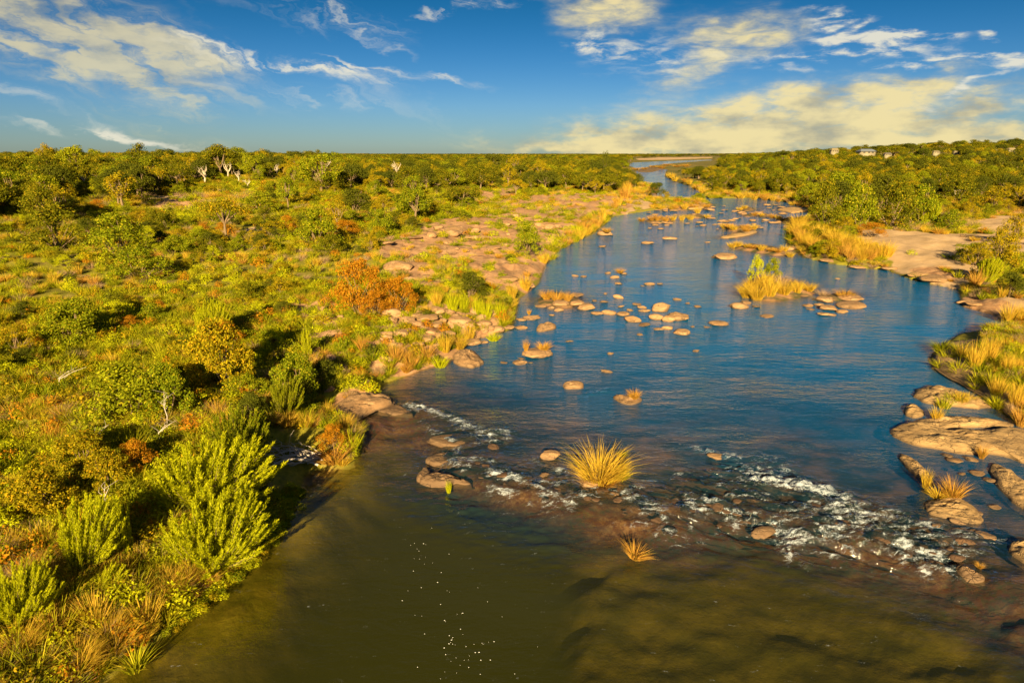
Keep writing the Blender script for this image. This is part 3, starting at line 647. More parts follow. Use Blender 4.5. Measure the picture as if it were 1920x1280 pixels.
def slab(pts, hgt, label, mat='slab', name='rock_slab', zbase=None, seed=0, cat='rock', noise=1.):
    """a low dome of bare rock on a traced outline"""
    W = np.array([hit(a, b) for a, b in pts]); z0 = W[:, 2].mean() if zbase is None else zbase
    hgt = hgt * .62
    P = smooth_poly(W[:, :2], 3)
    if np.sum(P[:, 0] * np.roll(P[:, 1], -1) - np.roll(P[:, 0], -1) * P[:, 1]) < 0: P = P[::-1]
    c = P.mean(0); n = len(P); k = 26; span = np.max(np.hypot(*(P - c).T)); q = max(.35, span / 4)
    P = c + (P - c) * (1 + (fbm(P[:, 0] / q, P[:, 1] / q, 910 + seed, 4) - .5) * .28)[:, None]
    V = []
    for j in range(k + 1):
        s = 1.1 - 1.1 * j / k
        Q = c + (P - c) * s
        hh = hgt * (1 - max(0, s) ** 3) ** .55 if s <= 1 else -.12
        f = fbm(Q[:, 0] / q, Q[:, 1] * 1.6 / q, 900 + seed, 5); tr_ = f * 4; ter = (np.floor(tr_) + sstep(.55, .95, tr_ - np.floor(tr_))) / 4     # stepped sheets of rock
        cr = np.abs(fbm(Q[:, 0] / (q * .8), Q[:, 1] / (q * .45), 950 + seed, 4) - .5)
        nz = ((.6 * ter + .4 * f) - .5) * 1.15 * hgt * noise * (1 - min(1, s) ** 5) - .18 * hgt * np.exp(-(cr / .022) ** 2) * (s < .97) + (fbm(Q[:, 0] * 5, Q[:, 1] * 7, 930 + seed, 3) - .5) * .16 * hgt
        V.append(np.concatenate([Q - c, (hh + nz)[:, None]], 1))
    V = np.concatenate(V)
    i = np.arange(k)[:, None] * n; j = np.arange(n)[None]; j2 = (j + 1) % n
    F = np.stack([i + j, i + j2, i + n + j2, i + n + j], -1).reshape(-1, 4)
    o = obj(name, mesh_np(name, V, F, M[mat], True), label=label, category=cat, kind='thing'); o.location = (c[0], c[1], z0); return o

# ------------------------------------------------------------------ stones in the river, each traced from the photo
G1, G2 = 'stones in the row across the river', 'stones by the reed island'
STONES = [
 (1138, 443, 34, 'orange stone with a grass cap, biggest of the two beside the upper left bank', .8, None), (1130, 464, 15, 'small tan stone just in front of the grass capped stone by the upper left bank', .7, None),
 (1216, 458, 24, 'golden brown stone alone in the calm upper reach, left of the peaked one', .6, None), (1258, 450, 28, 'peaked golden stone with a dark wake in the calm upper reach', .6, None),
 (1079, 519, 14, 'left stone of the low pair near the left bank upstream of the boulder row', .6, None), (1094, 520, 13, 'right stone of the low pair near the left bank upstream of the boulder row', .6, None),
 (1140, 514, 13, 'left stone under the grass tuft standing in mid river', .7, None), (1154, 523, 18, 'front stone under the grass tuft standing in mid river', .7, None), (1170, 515, 14, 'right stone under the grass tuft standing in mid river', .6, None),
 (1161, 534, 17, 'lone round stone just in front of the mid river grass tuft', .7, None), (1205, 537, 9, 'smallest stone of the short chain of three in mid river', .6, None),
 (1219, 536, 21, 'biggest stone of the short chain of three in mid river', .65, None), (1239, 534, 13, 'right end stone of the short chain of three in mid river', .6, None),
 (1136, 552, 9, 'tiny round stone behind the left end of the boulder row', .7, None), (1160, 561, 22, 'tan boulder standing alone just behind the boulder row', .8, None), (1115, 565, 11, 'tiny flat stone behind the long pale boulders', .5, None), (1132, 568, 18, 'flat pale stone behind the long pale boulders', .5, None),
 (1050, 573, 36, 'long pale stone under the golden reeds at the left shore', .5, None), (1082, 556, 26, 'low stone behind the golden reeds near the left shore', .5, None), (1015, 577, 24, 'low tan stone at the left shore, left of the paired round ones', .5, None),
 (1034, 581, 15, 'left one of the paired round stones at the left shore', .8, None), (1049, 585, 19, 'right one of the paired round stones at the left shore', .7, None), (1035, 593, 13, 'small stone in front of the paired round stones at the left shore', .6, None),
 (1086, 575, 36, 'long humped pale boulder at the left end of the boulder row', .9, G1), (1103, 583, 38, 'large pale boulder in front of the humped one, left end of the row', .8, G1), (1121, 591, 24, 'small wedge shaped stone ending the left group of the row', .7, G1),
 (997, 600, 33, 'flat stone with a dry tuft behind its left end near the left bank', .5, None), (1068, 642, 15, 'small tan stone alone in front of the long flat pale slab', .6, None),
 (1143, 591, 28, 'grassy topped boulder in the middle of the boulder row', .8, G1), (1168, 593, 26, 'dark creased boulder right of the grassy topped one', .75, G1), (1165, 577, 15, 'small round stone behind the dark creased boulder', .7, G1), (1181, 584, 14, 'small round stone between two bigger boulders of the row', .7, G1),
 (1195, 573, 17, 'rear stone of the tight trio in the boulder row', .7, G1), (1205, 579, 19, 'middle stone of the tight trio in the boulder row', .7, G1), (1210, 586, 23, 'front stone of the tight trio in the boulder row', .65, G1),
 (1188, 606, 33, 'smooth dome boulder in front of the boulder row', .9, G1), (1211, 612, 26, 'low slanting ridge stone in front of the boulder row', .35, G1), (1243, 585, 46, 'tallest boulder of the row, split by a dark crack', .85, G1),
 (1232, 601, 31, 'rounded boulder at the left foot of the tallest boulder', .8, G1), (1256, 604, 26, 'grey tan boulder between the tallest and the big round boulder', .9, G1), (1275, 602, 40, 'big round boulder closing the right end of the row', 1.0, G1),
 (1237, 620, 19, 'low round stone below the tallest boulder', .6, G1), (1252, 619, 22, 'peaked stone below the tallest boulder', .8, G1), (1280, 629, 34, 'pyramid shaped stone nearest the camera in the row', .8, G1), (1200, 629, 13, 'tiny flat stone below the smooth dome boulder', .5, G1),
 (1272, 564, 17, 'flat stone behind the tallest boulder of the row', .5, G1), (1290, 570, 10, 'tiny stone between the row and the reed island, rear one', .6, None), (1310, 577, 17, 'round stone between the row and the reed island', .6, None),
 (1300, 614, 9, 'tiny stone left of the low triangular stone', .6, None), (1326, 615, 11, 'small mossy stone left of the low triangular stone', .6, None), (1353, 612, 38, 'low triangular stone alone in front of the reed island', .5, None), (1307, 660, 16, 'flat orange stone alone in open water below the boulder row', .5, None),
 (1389, 581, 36, 'pale rounded boulder in front of the reed island', .75, G2), (1402, 571, 22, 'low stone behind the pale rounded boulder at the reed island', .5, G2), (1420, 577, 18, 'small slanting stone at the front edge of the reed island', .4, G2), (1440, 596, 27, 'flat sliver of stone in open water below the reed island', .3, None),
 (1510, 557, 15, 'small stone behind the right end of the reed island', .6, G2), (1518, 576, 20, 'left stone of the pale stone cluster', .6, G2), (1522, 582, 16, 'small front left stone of the pale stone cluster', .5, G2), (1540, 575, 22, 'stone in the gap on the left side of the pale stone cluster', .6, G2),
 (1552, 568, 36, 'rear left boulder of the pale stone cluster', .7, G2), (1561, 584, 38, 'large middle boulder of the pale stone cluster', .8, G2), (1584, 588, 24, 'small stone tucked between the big ones of the pale cluster', .6, G2), (1604, 580, 50, 'long right front boulder of the pale stone cluster', .55, G2),
 (1602, 565, 46, 'long right rear boulder of the pale cluster under dry grass', .6, G2), (1555, 594, 34, 'flat front stone of the pale stone cluster', .5, G2), (1572, 524, 11, 'tiny stone with a dark wake right of the reed island', .5, None),
 (1362, 487, 44, 'blocky brown rock with dark faces in the upper reach', .7, None), (1341, 484, 15, 'small tan stone at the left end of the blocky brown rock', .6, None), (1328, 456, 11, 'lone small stone in the upper reach near the pink sandbar', .6, None),
 (945, 682, 14, 'small stone left of the grass capped boulder in the river', .5, None), (975, 684, 28, 'flat pale stone beside the grass capped boulder in the river', .55, None), (977, 674, 13, 'tiny stone behind the flat pale stone by the grass capped boulder', .5, None), (995, 682, 10, 'tiny stone touching the grass capped boulder', .5, None),
 (1011, 673, 62, 'wide boulder capped with two dry grass tufts in the river', .6, None),
 (1146, 665, 14, 'small stone in open water, left of the flat orange one', .6, None), (1138, 700, 24, 'low dark stone awash above the shield shaped stone', .4, None), 
 (1032, 862, 40, 'mossy orange stone left of the big golden reed clump', .6, None), (1020, 895, 20, 'small brown stone below the mossy orange one at the rapids', .6, None), (1107, 915, 46, 'smooth tan boulder under the left side of the golden reed clump', .65, None),
 (1148, 915, 26, 'pale stone at the foot of the golden reed clump', .6, None), (1165, 917, 18, 'small stone at the right foot of the golden reed clump', .7, None), (1150, 932, 24, 'wet stone just below the golden reed clump', .4, None),
 (1438, 1012, 52, 'tilted boulder with a dark hollow at the lip of the rapids', .65, None), (1345, 862, 34, 'pale stone with white water breaking over its top', .45, None), (1775, 1023, 30, 'dark tan stone among the right hand riffles, upper of two', .5, None), (1778, 1040, 30, 'flat tan stone among the right hand riffles, lower of two', .35, None),
 (1855, 1013, 36, 'oval orange stone in shallow water at the right edge', .55, None), (1826, 1000, 20, 'small stone left of the oval orange stone', .5, None),
 (718, 748, 14, 'small upright stone standing on the shaded shelf by the chute', 1.6, None),
]
for (px, py, w, lab, hg, grp) in STONES:
    if lab: rock(px, py, w * 1.06, lab, hg, grp)
SHORE = [ (733, 600, 42, 'square topped upright boulder behind the bank rubble', 1.05), (861, 617, 52, 'large pale dome boulder under the yellow green reeds', .85),
 (905, 622, 30, 'boulder with a reed in front, left of the shore row', .9), (931, 624, 30, 'squat boulder in the shore row, second from its left', .9), (953, 618, 26, 'round boulder at the waterline ending the shore row', .7), (978, 618, 24, 'low wedge stone in the water off the shore row', .6), (977, 603, 22, 'small round stone behind the wedge stone', .7),
 (915, 596, 34, 'tall stone leaning behind the shore row', 1.0), (800, 605, 44, 'rounded stone beside the square topped boulder', .8), (820, 588, 36, 'shaded stone behind the bank rubble under the dry bush', .8), (790, 640, 30, 'tan stone in the middle of the bank rubble', .7), (838, 640, 34, 'flat stone on the right of the bank rubble', .5),
 (755, 632, 36, 'broken stone on the left of the bank rubble', .7), (772, 660, 30, 'small stone low in the bank rubble near the dry grass', .7), (735, 655, 40, 'grey tan stone above the dark dry bush on the bank', .7), (884, 648, 36, 'stone at the lower right of the bank rubble in golden grass', .7), (905, 645, 22, 'flat stone awash at the end of the bank rubble', .4),
 (745, 512, 64, 'grey shaded outcrop with a dark hollow behind the orange bush', .7), (800, 540, 60, 'low grey slab running right from the shaded outcrop', .4), (985, 540, 50, 'pink outcrop at the bank above the golden shore reeds', .7), (950, 530, 46, 'tan outcrop among reeds left of the pink one', .7),
 (850, 440, 54, 'pink dome outcrop on the open rocky bank', .6), (885, 450, 34, 'small rounded outcrop right of the pink dome', .6), (1033, 432, 28, 'pale angular rock among shore reeds of the upper bank', .9), (1010, 425, 20, 'small angular rock above the shore reeds', .8), (920, 470, 40, 'flat pink outcrop below the pink dome', .4),
 (770, 450, 40, 'pale ledge rock at the top of the rocky bank', .35), (715, 460, 44, 'long pale ledge at the left end of the rocky bank', .3), (680, 720, 26, 'shaded grey stone beside the dark dry bush', .6), (650, 745, 40, 'grey shaded stone behind the shelf by the chute', .5), (610, 735, 30, 'grey stone under the bank shrubs beside the shelf', .6),
 (1730, 520, 40, 'low rock at the shore below the shaded right sandbank', .4), (1760, 530, 60, 'long rounded rock below the shaded right sandbank', .4), (1560, 492, 34, 'flat rock in front of the golden reeds on the right shore', .35), (1615, 505, 34, 'tan rock off the golden reed bank on the right shore', .35), (1672, 507, 28, 'pointed tan rock at the end of the golden reed bank', .6),
 (1815, 570, 30, 'pale rock at the shaded right shore bend', .5), (1838, 575, 40, 'mottled rock at the shaded right shore bend', .4), (1480, 470, 30, 'rock under the golden grass tongue on the right shore', .5),
]
for (px, py, w, lab, hg) in SHORE: rock(px, py, w * 1.05, lab, hg, 'rocks along the banks', .25)
slab([(780, 905), (800, 892), (835, 888), (880, 895), (886, 906), (850, 912), (800, 912)], .30, 'long low slab with a pointed end at the lip of the chute', seed=1, mat='rock')
slab([(778, 900), (795, 878), (806, 884), (812, 898), (790, 906)], .30, 'pointed knob of rock at the left end of the long low slab', seed=2, mat='rock')
slab([(600, 782), (640, 742), (700, 738), (738, 752), (726, 766), (690, 776), (645, 796), (618, 794)], .38, 'wide granite shelf in the shade beside the chute', seed=3, mat='rock')
slab([(700, 770), (730, 752), (765, 766), (778, 778), (740, 782)], .14, 'wet brown rock tongue reaching from the shelf into the chute', seed=4, mat='rock')
slab([(800, 826), (850, 806), (896, 812), (900, 824), (860, 838), (820, 838)], .10, 'wet red brown ledge under the chute, upper one', seed=5, mat='rock')
slab([(790, 866), (830, 848), (850, 852), (850, 866), (815, 874)], .12, 'wet red brown ledge under the chute, lower one', seed=6, mat='rock')
slab([(1706, 742), (1722, 728), (1760, 726), (1820, 742), (1865, 764), (1840, 768), (1790, 764), (1735, 758)], .42, 'leaf shaped sandstone slab, rearmost on the right shore', seed=7)
slab([(1690, 776), (1702, 758), (1716, 760), (1738, 778), (1715, 786)], .3, 'short dark slab at the tip of the right shore ledges', seed=8)
slab([(1705, 792), (1760, 780), (1830, 784), (1905, 795), (1900, 802), (1830, 802), (1770, 804), (1730, 806)], .30, 'narrow sandy ledge with a golden tuft on the right shore', seed=9)
slab([(1668, 806), (1690, 790), (1730, 800), (1790, 812), (1860, 806), (1960, 808), (1990, 860), (1940, 880), (1880, 852), (1800, 852), (1730, 838), (1680, 824)], .42, 'broad rounded sandy rock with ripples on the right shore', seed=10)
slab([(1680, 856), (1694, 848), (1722, 868), (1752, 902), (1748, 914), (1725, 900), (1700, 878)], .24, 'tongue shaped rock pointing to the rapids on the right', seed=11)
slab([(1727, 950), (1745, 938), (1790, 930), (1812, 940), (1850, 975), (1830, 984), (1780, 974), (1740, 964)], .24, 'ragged flat rock with dry reeds beside the rapids', seed=12)
slab([(1848, 872), (1880, 872), (1925, 910), (1990, 950), (1990, 1000), (1920, 960), (1875, 920)], .30, 'long diagonal slab running to the right edge', seed=13)
slab([(1880, 1030), (1910, 1012), (1960, 1020), (1970, 1070), (1925, 1062)], .25, 'pale flat rock cut by the right edge below the oval stone', seed=14)
slab([(1786, 1062), (1800, 1056), (1820, 1076), (1850, 1080), (1846, 1092), (1815, 1092), (1798, 1080)], .26, 'curved wet rock below the riffles on the right', seed=15, mat='rock')
slab([(1745, 668), (1790, 640), (1850, 628), (1950, 640), (1990, 780), (1900, 785), (1860, 750), (1800, 715), (1755, 692)], .38, 'grassy rock bank jutting into the river on the right', seed=16, name='rock_bank')
for k, (px, py, w) in enumerate([(1780, 858, 22), (1797, 870, 34), (1826, 866, 26), (1838, 892, 26), (1862, 905, 24), (1885, 915, 24), (1808, 892, 16), (1900, 930, 20), (1760, 990, 24), (1800, 985, 30), (1836, 968, 26), (1870, 955, 22)]):
    rock(px, py, w, 'pale broken stone in the shallow pools between the right shore slabs', .4, 'broken stones between the right slabs', .2, 'stone')
slab([(844, 676), (852, 662), (872, 656), (890, 664), (910, 682), (896, 690), (864, 690)], .5, 'big smooth boulder at the water edge of the left bank', 'rock', 'boulder', seed=21)
slab([(1002, 618), (1012, 611), (1034, 607), (1045, 612), (1040, 619), (1010, 624)], .42, 'long flat pale slab lying alone in blue water', 'rock', 'boulder', seed=22)
slab([(1054, 722), (1060, 718), (1092, 717), (1096, 724), (1092, 730), (1058, 731)], .30, 'flat topped rectangular stone alone in mid water', 'rock', 'boulder', seed=23, noise=.4)
slab([(1146, 744), (1160, 743), (1188, 744), (1207, 748), (1200, 756), (1182, 761), (1162, 757)], .24, 'low shield shaped stone with dry grass on its right end', 'rock', 'boulder', seed=24)
slab([(1345, 446), (1375, 438), (1422, 432), (1412, 441), (1365, 448)], .35, 'bare pink sandbar in the upper reach', seed=17, name='sandbar', cat='sandbar', noise=.4)
slab([(1448, 394), (1480, 388), (1520, 394), (1500, 401)], .6, 'flat reddish rock bar by the right bank of the upper rapids', seed=18, noise=.5)
slab([(1268, 388), (1300, 383), (1330, 389), (1300, 395)], .6, 'grassy rock bar crossing the upper rapids', seed=19)
for (a_, b_, w_) in RAPID: 
    _w = ('small' if w_ < 17 else 'middling' if w_ < 27 else 'large') + ' dark wet stone ' + ('in the riffle left of the golden reed fan' if a_ < 1060 else 'just below the golden reed fan' if a_ < 1190 else 'between the reed fan and the tilted boulder' if a_ < 1400 else 'in white water right of the tilted boulder' if a_ < 1620 else 'at the right end of the white water')
    _w += ', upstream side' if b_ < np.interp(a_, [900, 1060, 1260, 1500, 1830], [885, 930, 962, 985, 1065]) else ', downstream side'
    rock(a_, b_, w_, _w, .45, 'wet stones of the rapids', .3, 'stone', wet=True)
def rubble(pts, n, lo, hi, label, group):
    P = np.array(pts, float); k = 0
    while k < n:
        px, py = rng.uniform(P[:, 0].min(), P[:, 0].max()), rng.uniform(P[:, 1].min(), P[:, 1].max())
        if inside(np.array([px]), np.array([py]), P)[0]:
            w = rng.uniform(lo, hi) * (.6 + .4 * rng.uniform()); fx = (px - P[:, 0].min()) / np.ptp(P[:, 0]); fy = (py - P[:, 1].min()) / np.ptp(P[:, 1])
            rock(px, py, w, ('small ' if w < lo * 1.2 else 'large ' if w > hi * .62 else '') + label + ', ' + ('upper ' if fy < .33 else 'lower ' if fy > .66 else 'middle ') + ('landward part' if fx < .33 else 'riverward part' if fx > .66 else 'centre'), 1.0, group, .15, 'stone'); k += 1
rubble([(700, 640), (735, 600), (800, 585), (900, 590), (950, 610), (880, 650), (840, 680), (740, 695)], 64, 12, 42, 'broken pinkish stone in the left bank rubble', 'broken stones of the bank rubble')
rubble([(700, 480), (780, 440), (880, 415), (1000, 405), (1090, 420), (1030, 465), (900, 470), (780, 490)], 26, 9, 34, 'loose pinkish stone on the open rocky bank', 'loose stones of the rocky bank')
rubble([(540, 560), (620, 545), (640, 600), (640, 690), (610, 720), (590, 640)], 10, 8, 24, 'loose stone lying on the shaded path', 'loose stones of the shaded path')
for k in range(95):                           # stones of the far riffle
    px = rng.uniform(1215, 1500); py = rng.uniform(384, 432)
    x, y = plane(px, py)
    if terrain(np.array([x]), np.array([y]))[0] > -.05: continue
    rock(px, py, rng.uniform(7, 19), 'small golden stone awash in the far riffle', .5, 'stones in the far riffle', .25, 'stone')

# ------------------------------------------------------------------ reeds and grass clumps
def clump(kind, px, py, hpx, wpx, label, cat='reeds', name='reed_clump', group=None, lean=(0, 0), up=0):
    x, y, zz = hit(px, py + up * 1.0); m = mpp(x, y, zz); zz += up * m; y += .25 * up * m
    o = obj(name, TUFT[kind], label=label, category=cat)
    if group: o['group'] = group
    s = hpx * m * (.95 if group == 'reeds of the reed island' else 1.12); w = wpx * m / 1.15
    return place(o, x, y + .12 * w, zz, (w, w, s), rng.uniform(0, 6.28), lean)
clump('reed', 1124, 908, 92, 112, 'large golden reed clump fanning out beside the rapids')
clump('reed', 1150, 905, 62, 60, 'shorter golden reeds at the right foot of the large fan', lean=(0, .12))
clump('greengrass', 1168, 856, 14, 26, 'small green sprig sticking out of the golden reed fan', 'grass', 'grass_tuft')
clump('dry', 1104, 908, 40, 70, 'matted dead stems at the left foot of the golden reed fan'); clump('grass', 1160, 902, 44, 56, 'green and straw blades mixed into the right of the golden reed fan'); clump('rust', 1130, 914, 30, 90, 'short bent straw under the golden reed fan')
clump('rust', 1190, 1050, 34, 70, 'dead orange reeds lying over a snag below the rapids', lean=(.1, .35))
clump('greenreed', 841, 926, 34, 16, 'single yellow green sprout in front of the long low slab')
for i, (px, py, h, w, k) in enumerate([(1400, 558, 46, 34, 'reed'), (1420, 562, 52, 40, 'reed'), (1445, 556, 56, 44, 'reed2'), (1470, 552, 46, 40, 'reed'), (1495, 549, 38, 36, 'reed2'), (1517, 546, 28, 30, 'reed'), (1435, 540, 44, 44, 'reed2'), (1465, 536, 40, 40, 'grey'), (1410, 545, 40, 34, 'reed')]):
    clump(k, px, py, h, w, ['tall golden reeds at the left tip of the reed island', 'golden reeds leaning over the front of the reed island', 'thick golden reeds in the front middle of the reed island', 'golden reeds right of the middle on the reed island', 'low golden reeds near the right end of the reed island', 'lowest golden reeds at the right tip of the reed island', 'reeds behind the middle of the reed island', 'greyish dry reeds at the back of the reed island', 'reeds under the lime shrubs of the reed island'][i], group='reeds of the reed island')
clump('grey', 1545, 556, 20, 34, 'grey dry grass behind the pale stone cluster', 'grass', 'grass_tuft'); clump('rust', 1585, 560, 22, 44, 'pinkish dry grass among the pale stone cluster', 'grass', 'grass_tuft')
for i, (px, py, h, w) in enumerate([(1025, 562, 24, 34), (1045, 566, 26, 34), (1064, 565, 24, 30)]):
    clump('rust', px, py, h, w, ['rusty reeds at the left shore above the paired stones', 'rusty reeds in the middle of the patch above the paired stones', 'rusty reeds nearest mid river above the paired stones'][i], group='rusty shore reeds')
clump('rust', 986, 660, 34, 16, 'upright pinkish dry reeds on the left of the wide capped boulder', 'grass', 'grass_tuft', up=9); clump('rust', 1020, 658, 22, 40, 'spiky golden grass on top of the wide capped boulder', 'grass', 'grass_tuft', up=10)
clump('rust', 1190, 748, 22, 36, 'dry tuft on the shield shaped stone', 'grass', 'grass_tuft', up=6); clump('rust', 992, 590, 14, 12, 'small dry tuft behind the flat stone near the left bank', 'grass', 'grass_tuft')
clump('rust', 1163, 512, 12, 26, 'small golden tuft on the mid river stones', 'grass', 'grass_tuft', up=5); clump('rust', 1138, 436, 12, 26, 'golden grass cap on the orange stone by the upper left bank', 'grass', 'grass_tuft', up=8)
clump('reed2', 1757, 790, 36, 34, 'bright golden tuft on the narrow sandy ledge', 'grass', 'grass_tuft'); clump('reed2', 1736, 915, 46, 26, 'golden reeds at the end of the tongue shaped rock'); clump('rust', 1790, 938, 52, 60, 'spiky pale reeds on the ragged flat rock'); clump('reed2', 1762, 935, 24, 60, 'matted golden reeds at the waterline of the ragged rock')
clump('rust', 1842, 860, 34, 26, 'sparse dry tuft on the broad rippled rock', 'grass', 'grass_tuft'); clump('rust', 1838, 1066, 14, 22, 'tiny dry tuft by the curved wet rock', 'grass', 'grass_tuft')
for i, (px, py, h, w, k) in enumerate([(1830, 690, 66, 40, 'reed2'), (1856, 680, 60, 40, 'reed2'), (1890, 700, 50, 36, 'reed2'), (1800, 665, 34, 40, 'grass'), (1778, 675, 26, 40, 'grass'), (1765, 690, 20, 36, 'grass'), (1870, 745, 54, 40, 'reed2'), (1905, 765, 60, 40, 'reed2'), (1835, 722, 40, 44, 'grass'), (1800, 705, 26, 44, 'grass'), (1860, 725, 46, 40, 'grass'), (1920, 730, 46, 44, 'grass'), (1915, 800, 50, 40, 'rust'), (1885, 655, 34, 40, 'grass'), (1910, 670, 36, 40, 'grass')]):
    clump(k, px, py, h, w, ['tallest golden reeds on the grassy rock bank', 'golden reeds right of the tallest on the rock bank', 'golden reeds at the back right of the rock bank', 'olive grass at the upstream tip of the rock bank', 'low olive grass on the river nose of the rock bank', 'lowest olive grass at the waterline nose of the rock bank', 'golden reeds at the front of the rock bank', 'golden reeds at the front right of the rock bank', 'olive grass in the middle of the rock bank', 'olive grass on the front slope of the rock bank', 'tall olive grass between the golden reeds of the rock bank', 'olive grass by the right edge of the rock bank', 'orange dry grass at the foot of the rock bank', 'olive grass behind the tallest reeds of the rock bank', 'olive grass at the rear right of the rock bank'][i], 'grass' if k != 'reed2' else 'reeds', 'reed_clump' if k == 'reed2' else 'grass_tuft', 'grasses of the grassy rock bank')
for i, (px, py, h, w) in enumerate([(1895, 605, 44, 44), (1918, 600, 40, 40), (1860, 530, 50, 40), (1830, 540, 46, 36)]):
    clump('reed2' if i < 3 else 'rust', px, py, h, w, ['golden blades fanning at the right shore bend', 'golden blades right of the fan at the shore bend', 'green gold reeds under the right hand shrub', 'pale dry reeds left of the right hand shrub'][i], group='reeds at the right shore bend')
for i, (px, py, h, w, k) in enumerate([(848, 585, 44, 34, 'greenreed'), (868, 582, 36, 30, 'greenreed'), (895, 592, 44, 26, 'greenreed'), (912, 600, 46, 34, 'greenreed'), (938, 598, 40, 34, 'greenreed'), (818, 575, 40, 30, 'reed2'), (835, 660, 44, 36, 'reed2'), (860, 655, 40, 36, 'reed'), (800, 675, 40, 44, 'rust'), (770, 690, 36, 44, 'rust'), (742, 680, 50, 40, 'rust'), (825, 690, 26, 44, 'greenreed'), (880, 640, 36, 30, 'reed2'), (925, 640, 18, 40, 'greenreed'), (680, 660, 44, 36, 'rust'), (600, 690, 34, 34, 'rust'), (960, 560, 36, 30, 'reed2'), (985, 545, 36, 34, 'reed2')]):
    clump(k, px, py, h, w, ['yellow green reeds behind the pale dome boulder', 'lower yellow green reeds right of the dome boulder', 'slim yellow green reeds over the shore row', 'yellow green reeds behind the shore row', 'yellow green reeds at the waterline behind the shore row', 'golden reeds left of the pale dome boulder', 'golden reeds on the bank rubble above the big smooth boulder', 'thick golden reeds right above the big smooth boulder', 'rusty grass below the bank rubble', 'rusty grass at the lower left of the bank rubble', 'tall rusty grass left of the bank rubble', 'green fringe of reeds by the big smooth boulder', 'golden reeds at the right of the bank rubble', 'low green reeds at the foot of the shore row', 'pink rusty bush grass between path and rubble', 'pink rusty grass at the end of the shaded path', 'golden shore reeds below the pink outcrop', 'golden shore reeds in front of the pink outcrop'][i], group='reeds of the left bank')
def along(pts, n, k, h, w, label, group, cat='reeds'):
    P = np.array(pts, float); seg = np.r_[0, np.cumsum(np.hypot(*np.diff(P, axis=0).T))]
    for s in np.linspace(0, seg[-1], n):
        px = np.interp(s, seg, P[:, 0]) + rng.normal(0, 3); py = np.interp(s, seg, P[:, 1]) + rng.normal(0, 2)
        clump(k if isinstance(k, str) else k[int(rng.integers(len(k)))], px, py, h * rng.uniform(.7, 1.2), w * rng.uniform(.8, 1.2), label, cat, group=group)
along([(1022, 492), (1045, 468), (1085, 448), (1115, 434), (1130, 412)], 11, ('reed2', 'rust', 'grass'), 24, 30, 'golden reeds lining the upper left bank of the calm reach', 'golden reeds of the upper left bank')
along([(1030, 470), (1065, 445), (1100, 428), (1120, 412)], 8, ('grass', 'greenreed', 'rust'), 24, 34, 'golden reeds in the rear rank above the upper left bank', 'rear reeds of the upper left bank')
along([(1495, 440), (1510, 462), (1545, 478), (1600, 488), (1640, 487), (1670, 480)], 18, ('reed2', 'reed', 'rust'), 40, 32, 'golden reeds along the tongue of the right shore', 'golden reeds of the right shore tongue')
along([(1500, 430), (1530, 448), (1580, 462), (1630, 476)], 12, ('reed2', 'reed'), 36, 34, 'golden reeds in the rear rank of the right shore tongue', 'rear reeds of the right shore tongue')
along([(1372, 462), (1400, 464), (1440, 470), (1485, 478)], 9, ('rust', 'reed2'), 14, 26, 'low golden grass on the long bar off the right shore', 'grass on the long bar')
along([(1358, 430), (1385, 429), (1418, 431)], 6, ('rust', 'reed2'), 12, 24, 'low golden grass on the islet above the pink sandbar', 'grass on the islet above the sandbar')
along([(1205, 414), (1232, 412), (1262, 414), (1300, 406), (1324, 406)], 9, ('rust', 'reed2'), 13, 22, 'golden grass on the islets at the head of the calm reach', 'grass on the head islets')
along([(1182, 362), (1200, 362), (1228, 362)], 7, ('rust', 'reed2'), 14, 20, 'golden grass on the island in the far narrow channel', 'grass of the far island')
along([(1192, 318), (1230, 315), (1285, 312)], 7, 'rust', 7, 22, 'russet grass on the spit across the far river', 'grass of the far spit')
along([(1245, 392), (1290, 390), (1330, 388)], 8, ('rust', 'reed2'), 12, 22, 'golden grass on the bar crossing the upper rapids', 'grass of the rapids bar')
along([(1258, 334), (1290, 348), (1330, 368), (1400, 370), (1470, 380), (1520, 392)], 24, ('reed2', 'rust'), 13, 22, 'golden grass fringing the far right bank', 'grass fringing the far right bank')
along([(1388, 392), (1400, 391), (1412, 405), (1435, 406), (1465, 415), (1490, 410)], 8, ('rust', 'reed2'), 10, 20, 'golden tuft on a stone of the upper rapids', 'tufts in the upper rapids')
along([(1150, 392), (1165, 380), (1172, 366), (1178, 350), (1180, 338)], 10, ('reed2', 'rust'), 26, 24, 'tall golden reeds where the far channel narrows', 'reeds at the far narrows')

# ------------------------------------------------------------------ feature shrubs and trees
def shrub(key, px, py, wpx, hpx, label, group=None, cat='shrub', name='shrub', lean=(0, 0)):
    x, y, z = hit(px, py); m = mpp(x, y, z)
    if isinstance(key, int): f, st = FEATHER[key]; wn, hn = 1.05, .98
    else: f, st = BUSH[key]; wn, hn = 1.2, .98
    o = plant(name, f, st, 'foliage', 'stem', label, cat, group)
    w = wpx * m / wn; h = hpx * m * 1.06 / hn
    return place(o, x, y + .3 * w, z - .03, (w, w, h), rng.uniform(0, 6.28) if not isinstance(key, int) else rng.uniform(-.5, .5), lean)
shrub(0, 375, 1092, 185, 150, 'large lime green willowy shrub at the pool edge with golden skirts', cat='willow shrub', name='willow_shrub')
shrub(0, 362, 985, 220, 140, 'broad lime green willowy shrub behind the pool edge one', cat='willow shrub', name='willow_shrub')
shrub(2, 430, 880, 130, 110, 'shaded dark green willowy shrub behind the broad lime one', cat='willow shrub', name='willow_shrub')
shrub(1, 130, 1095, 150, 150, 'olive lime willowy shrub with separate plumes near the left corner', cat='willow shrub', name='willow_shrub')
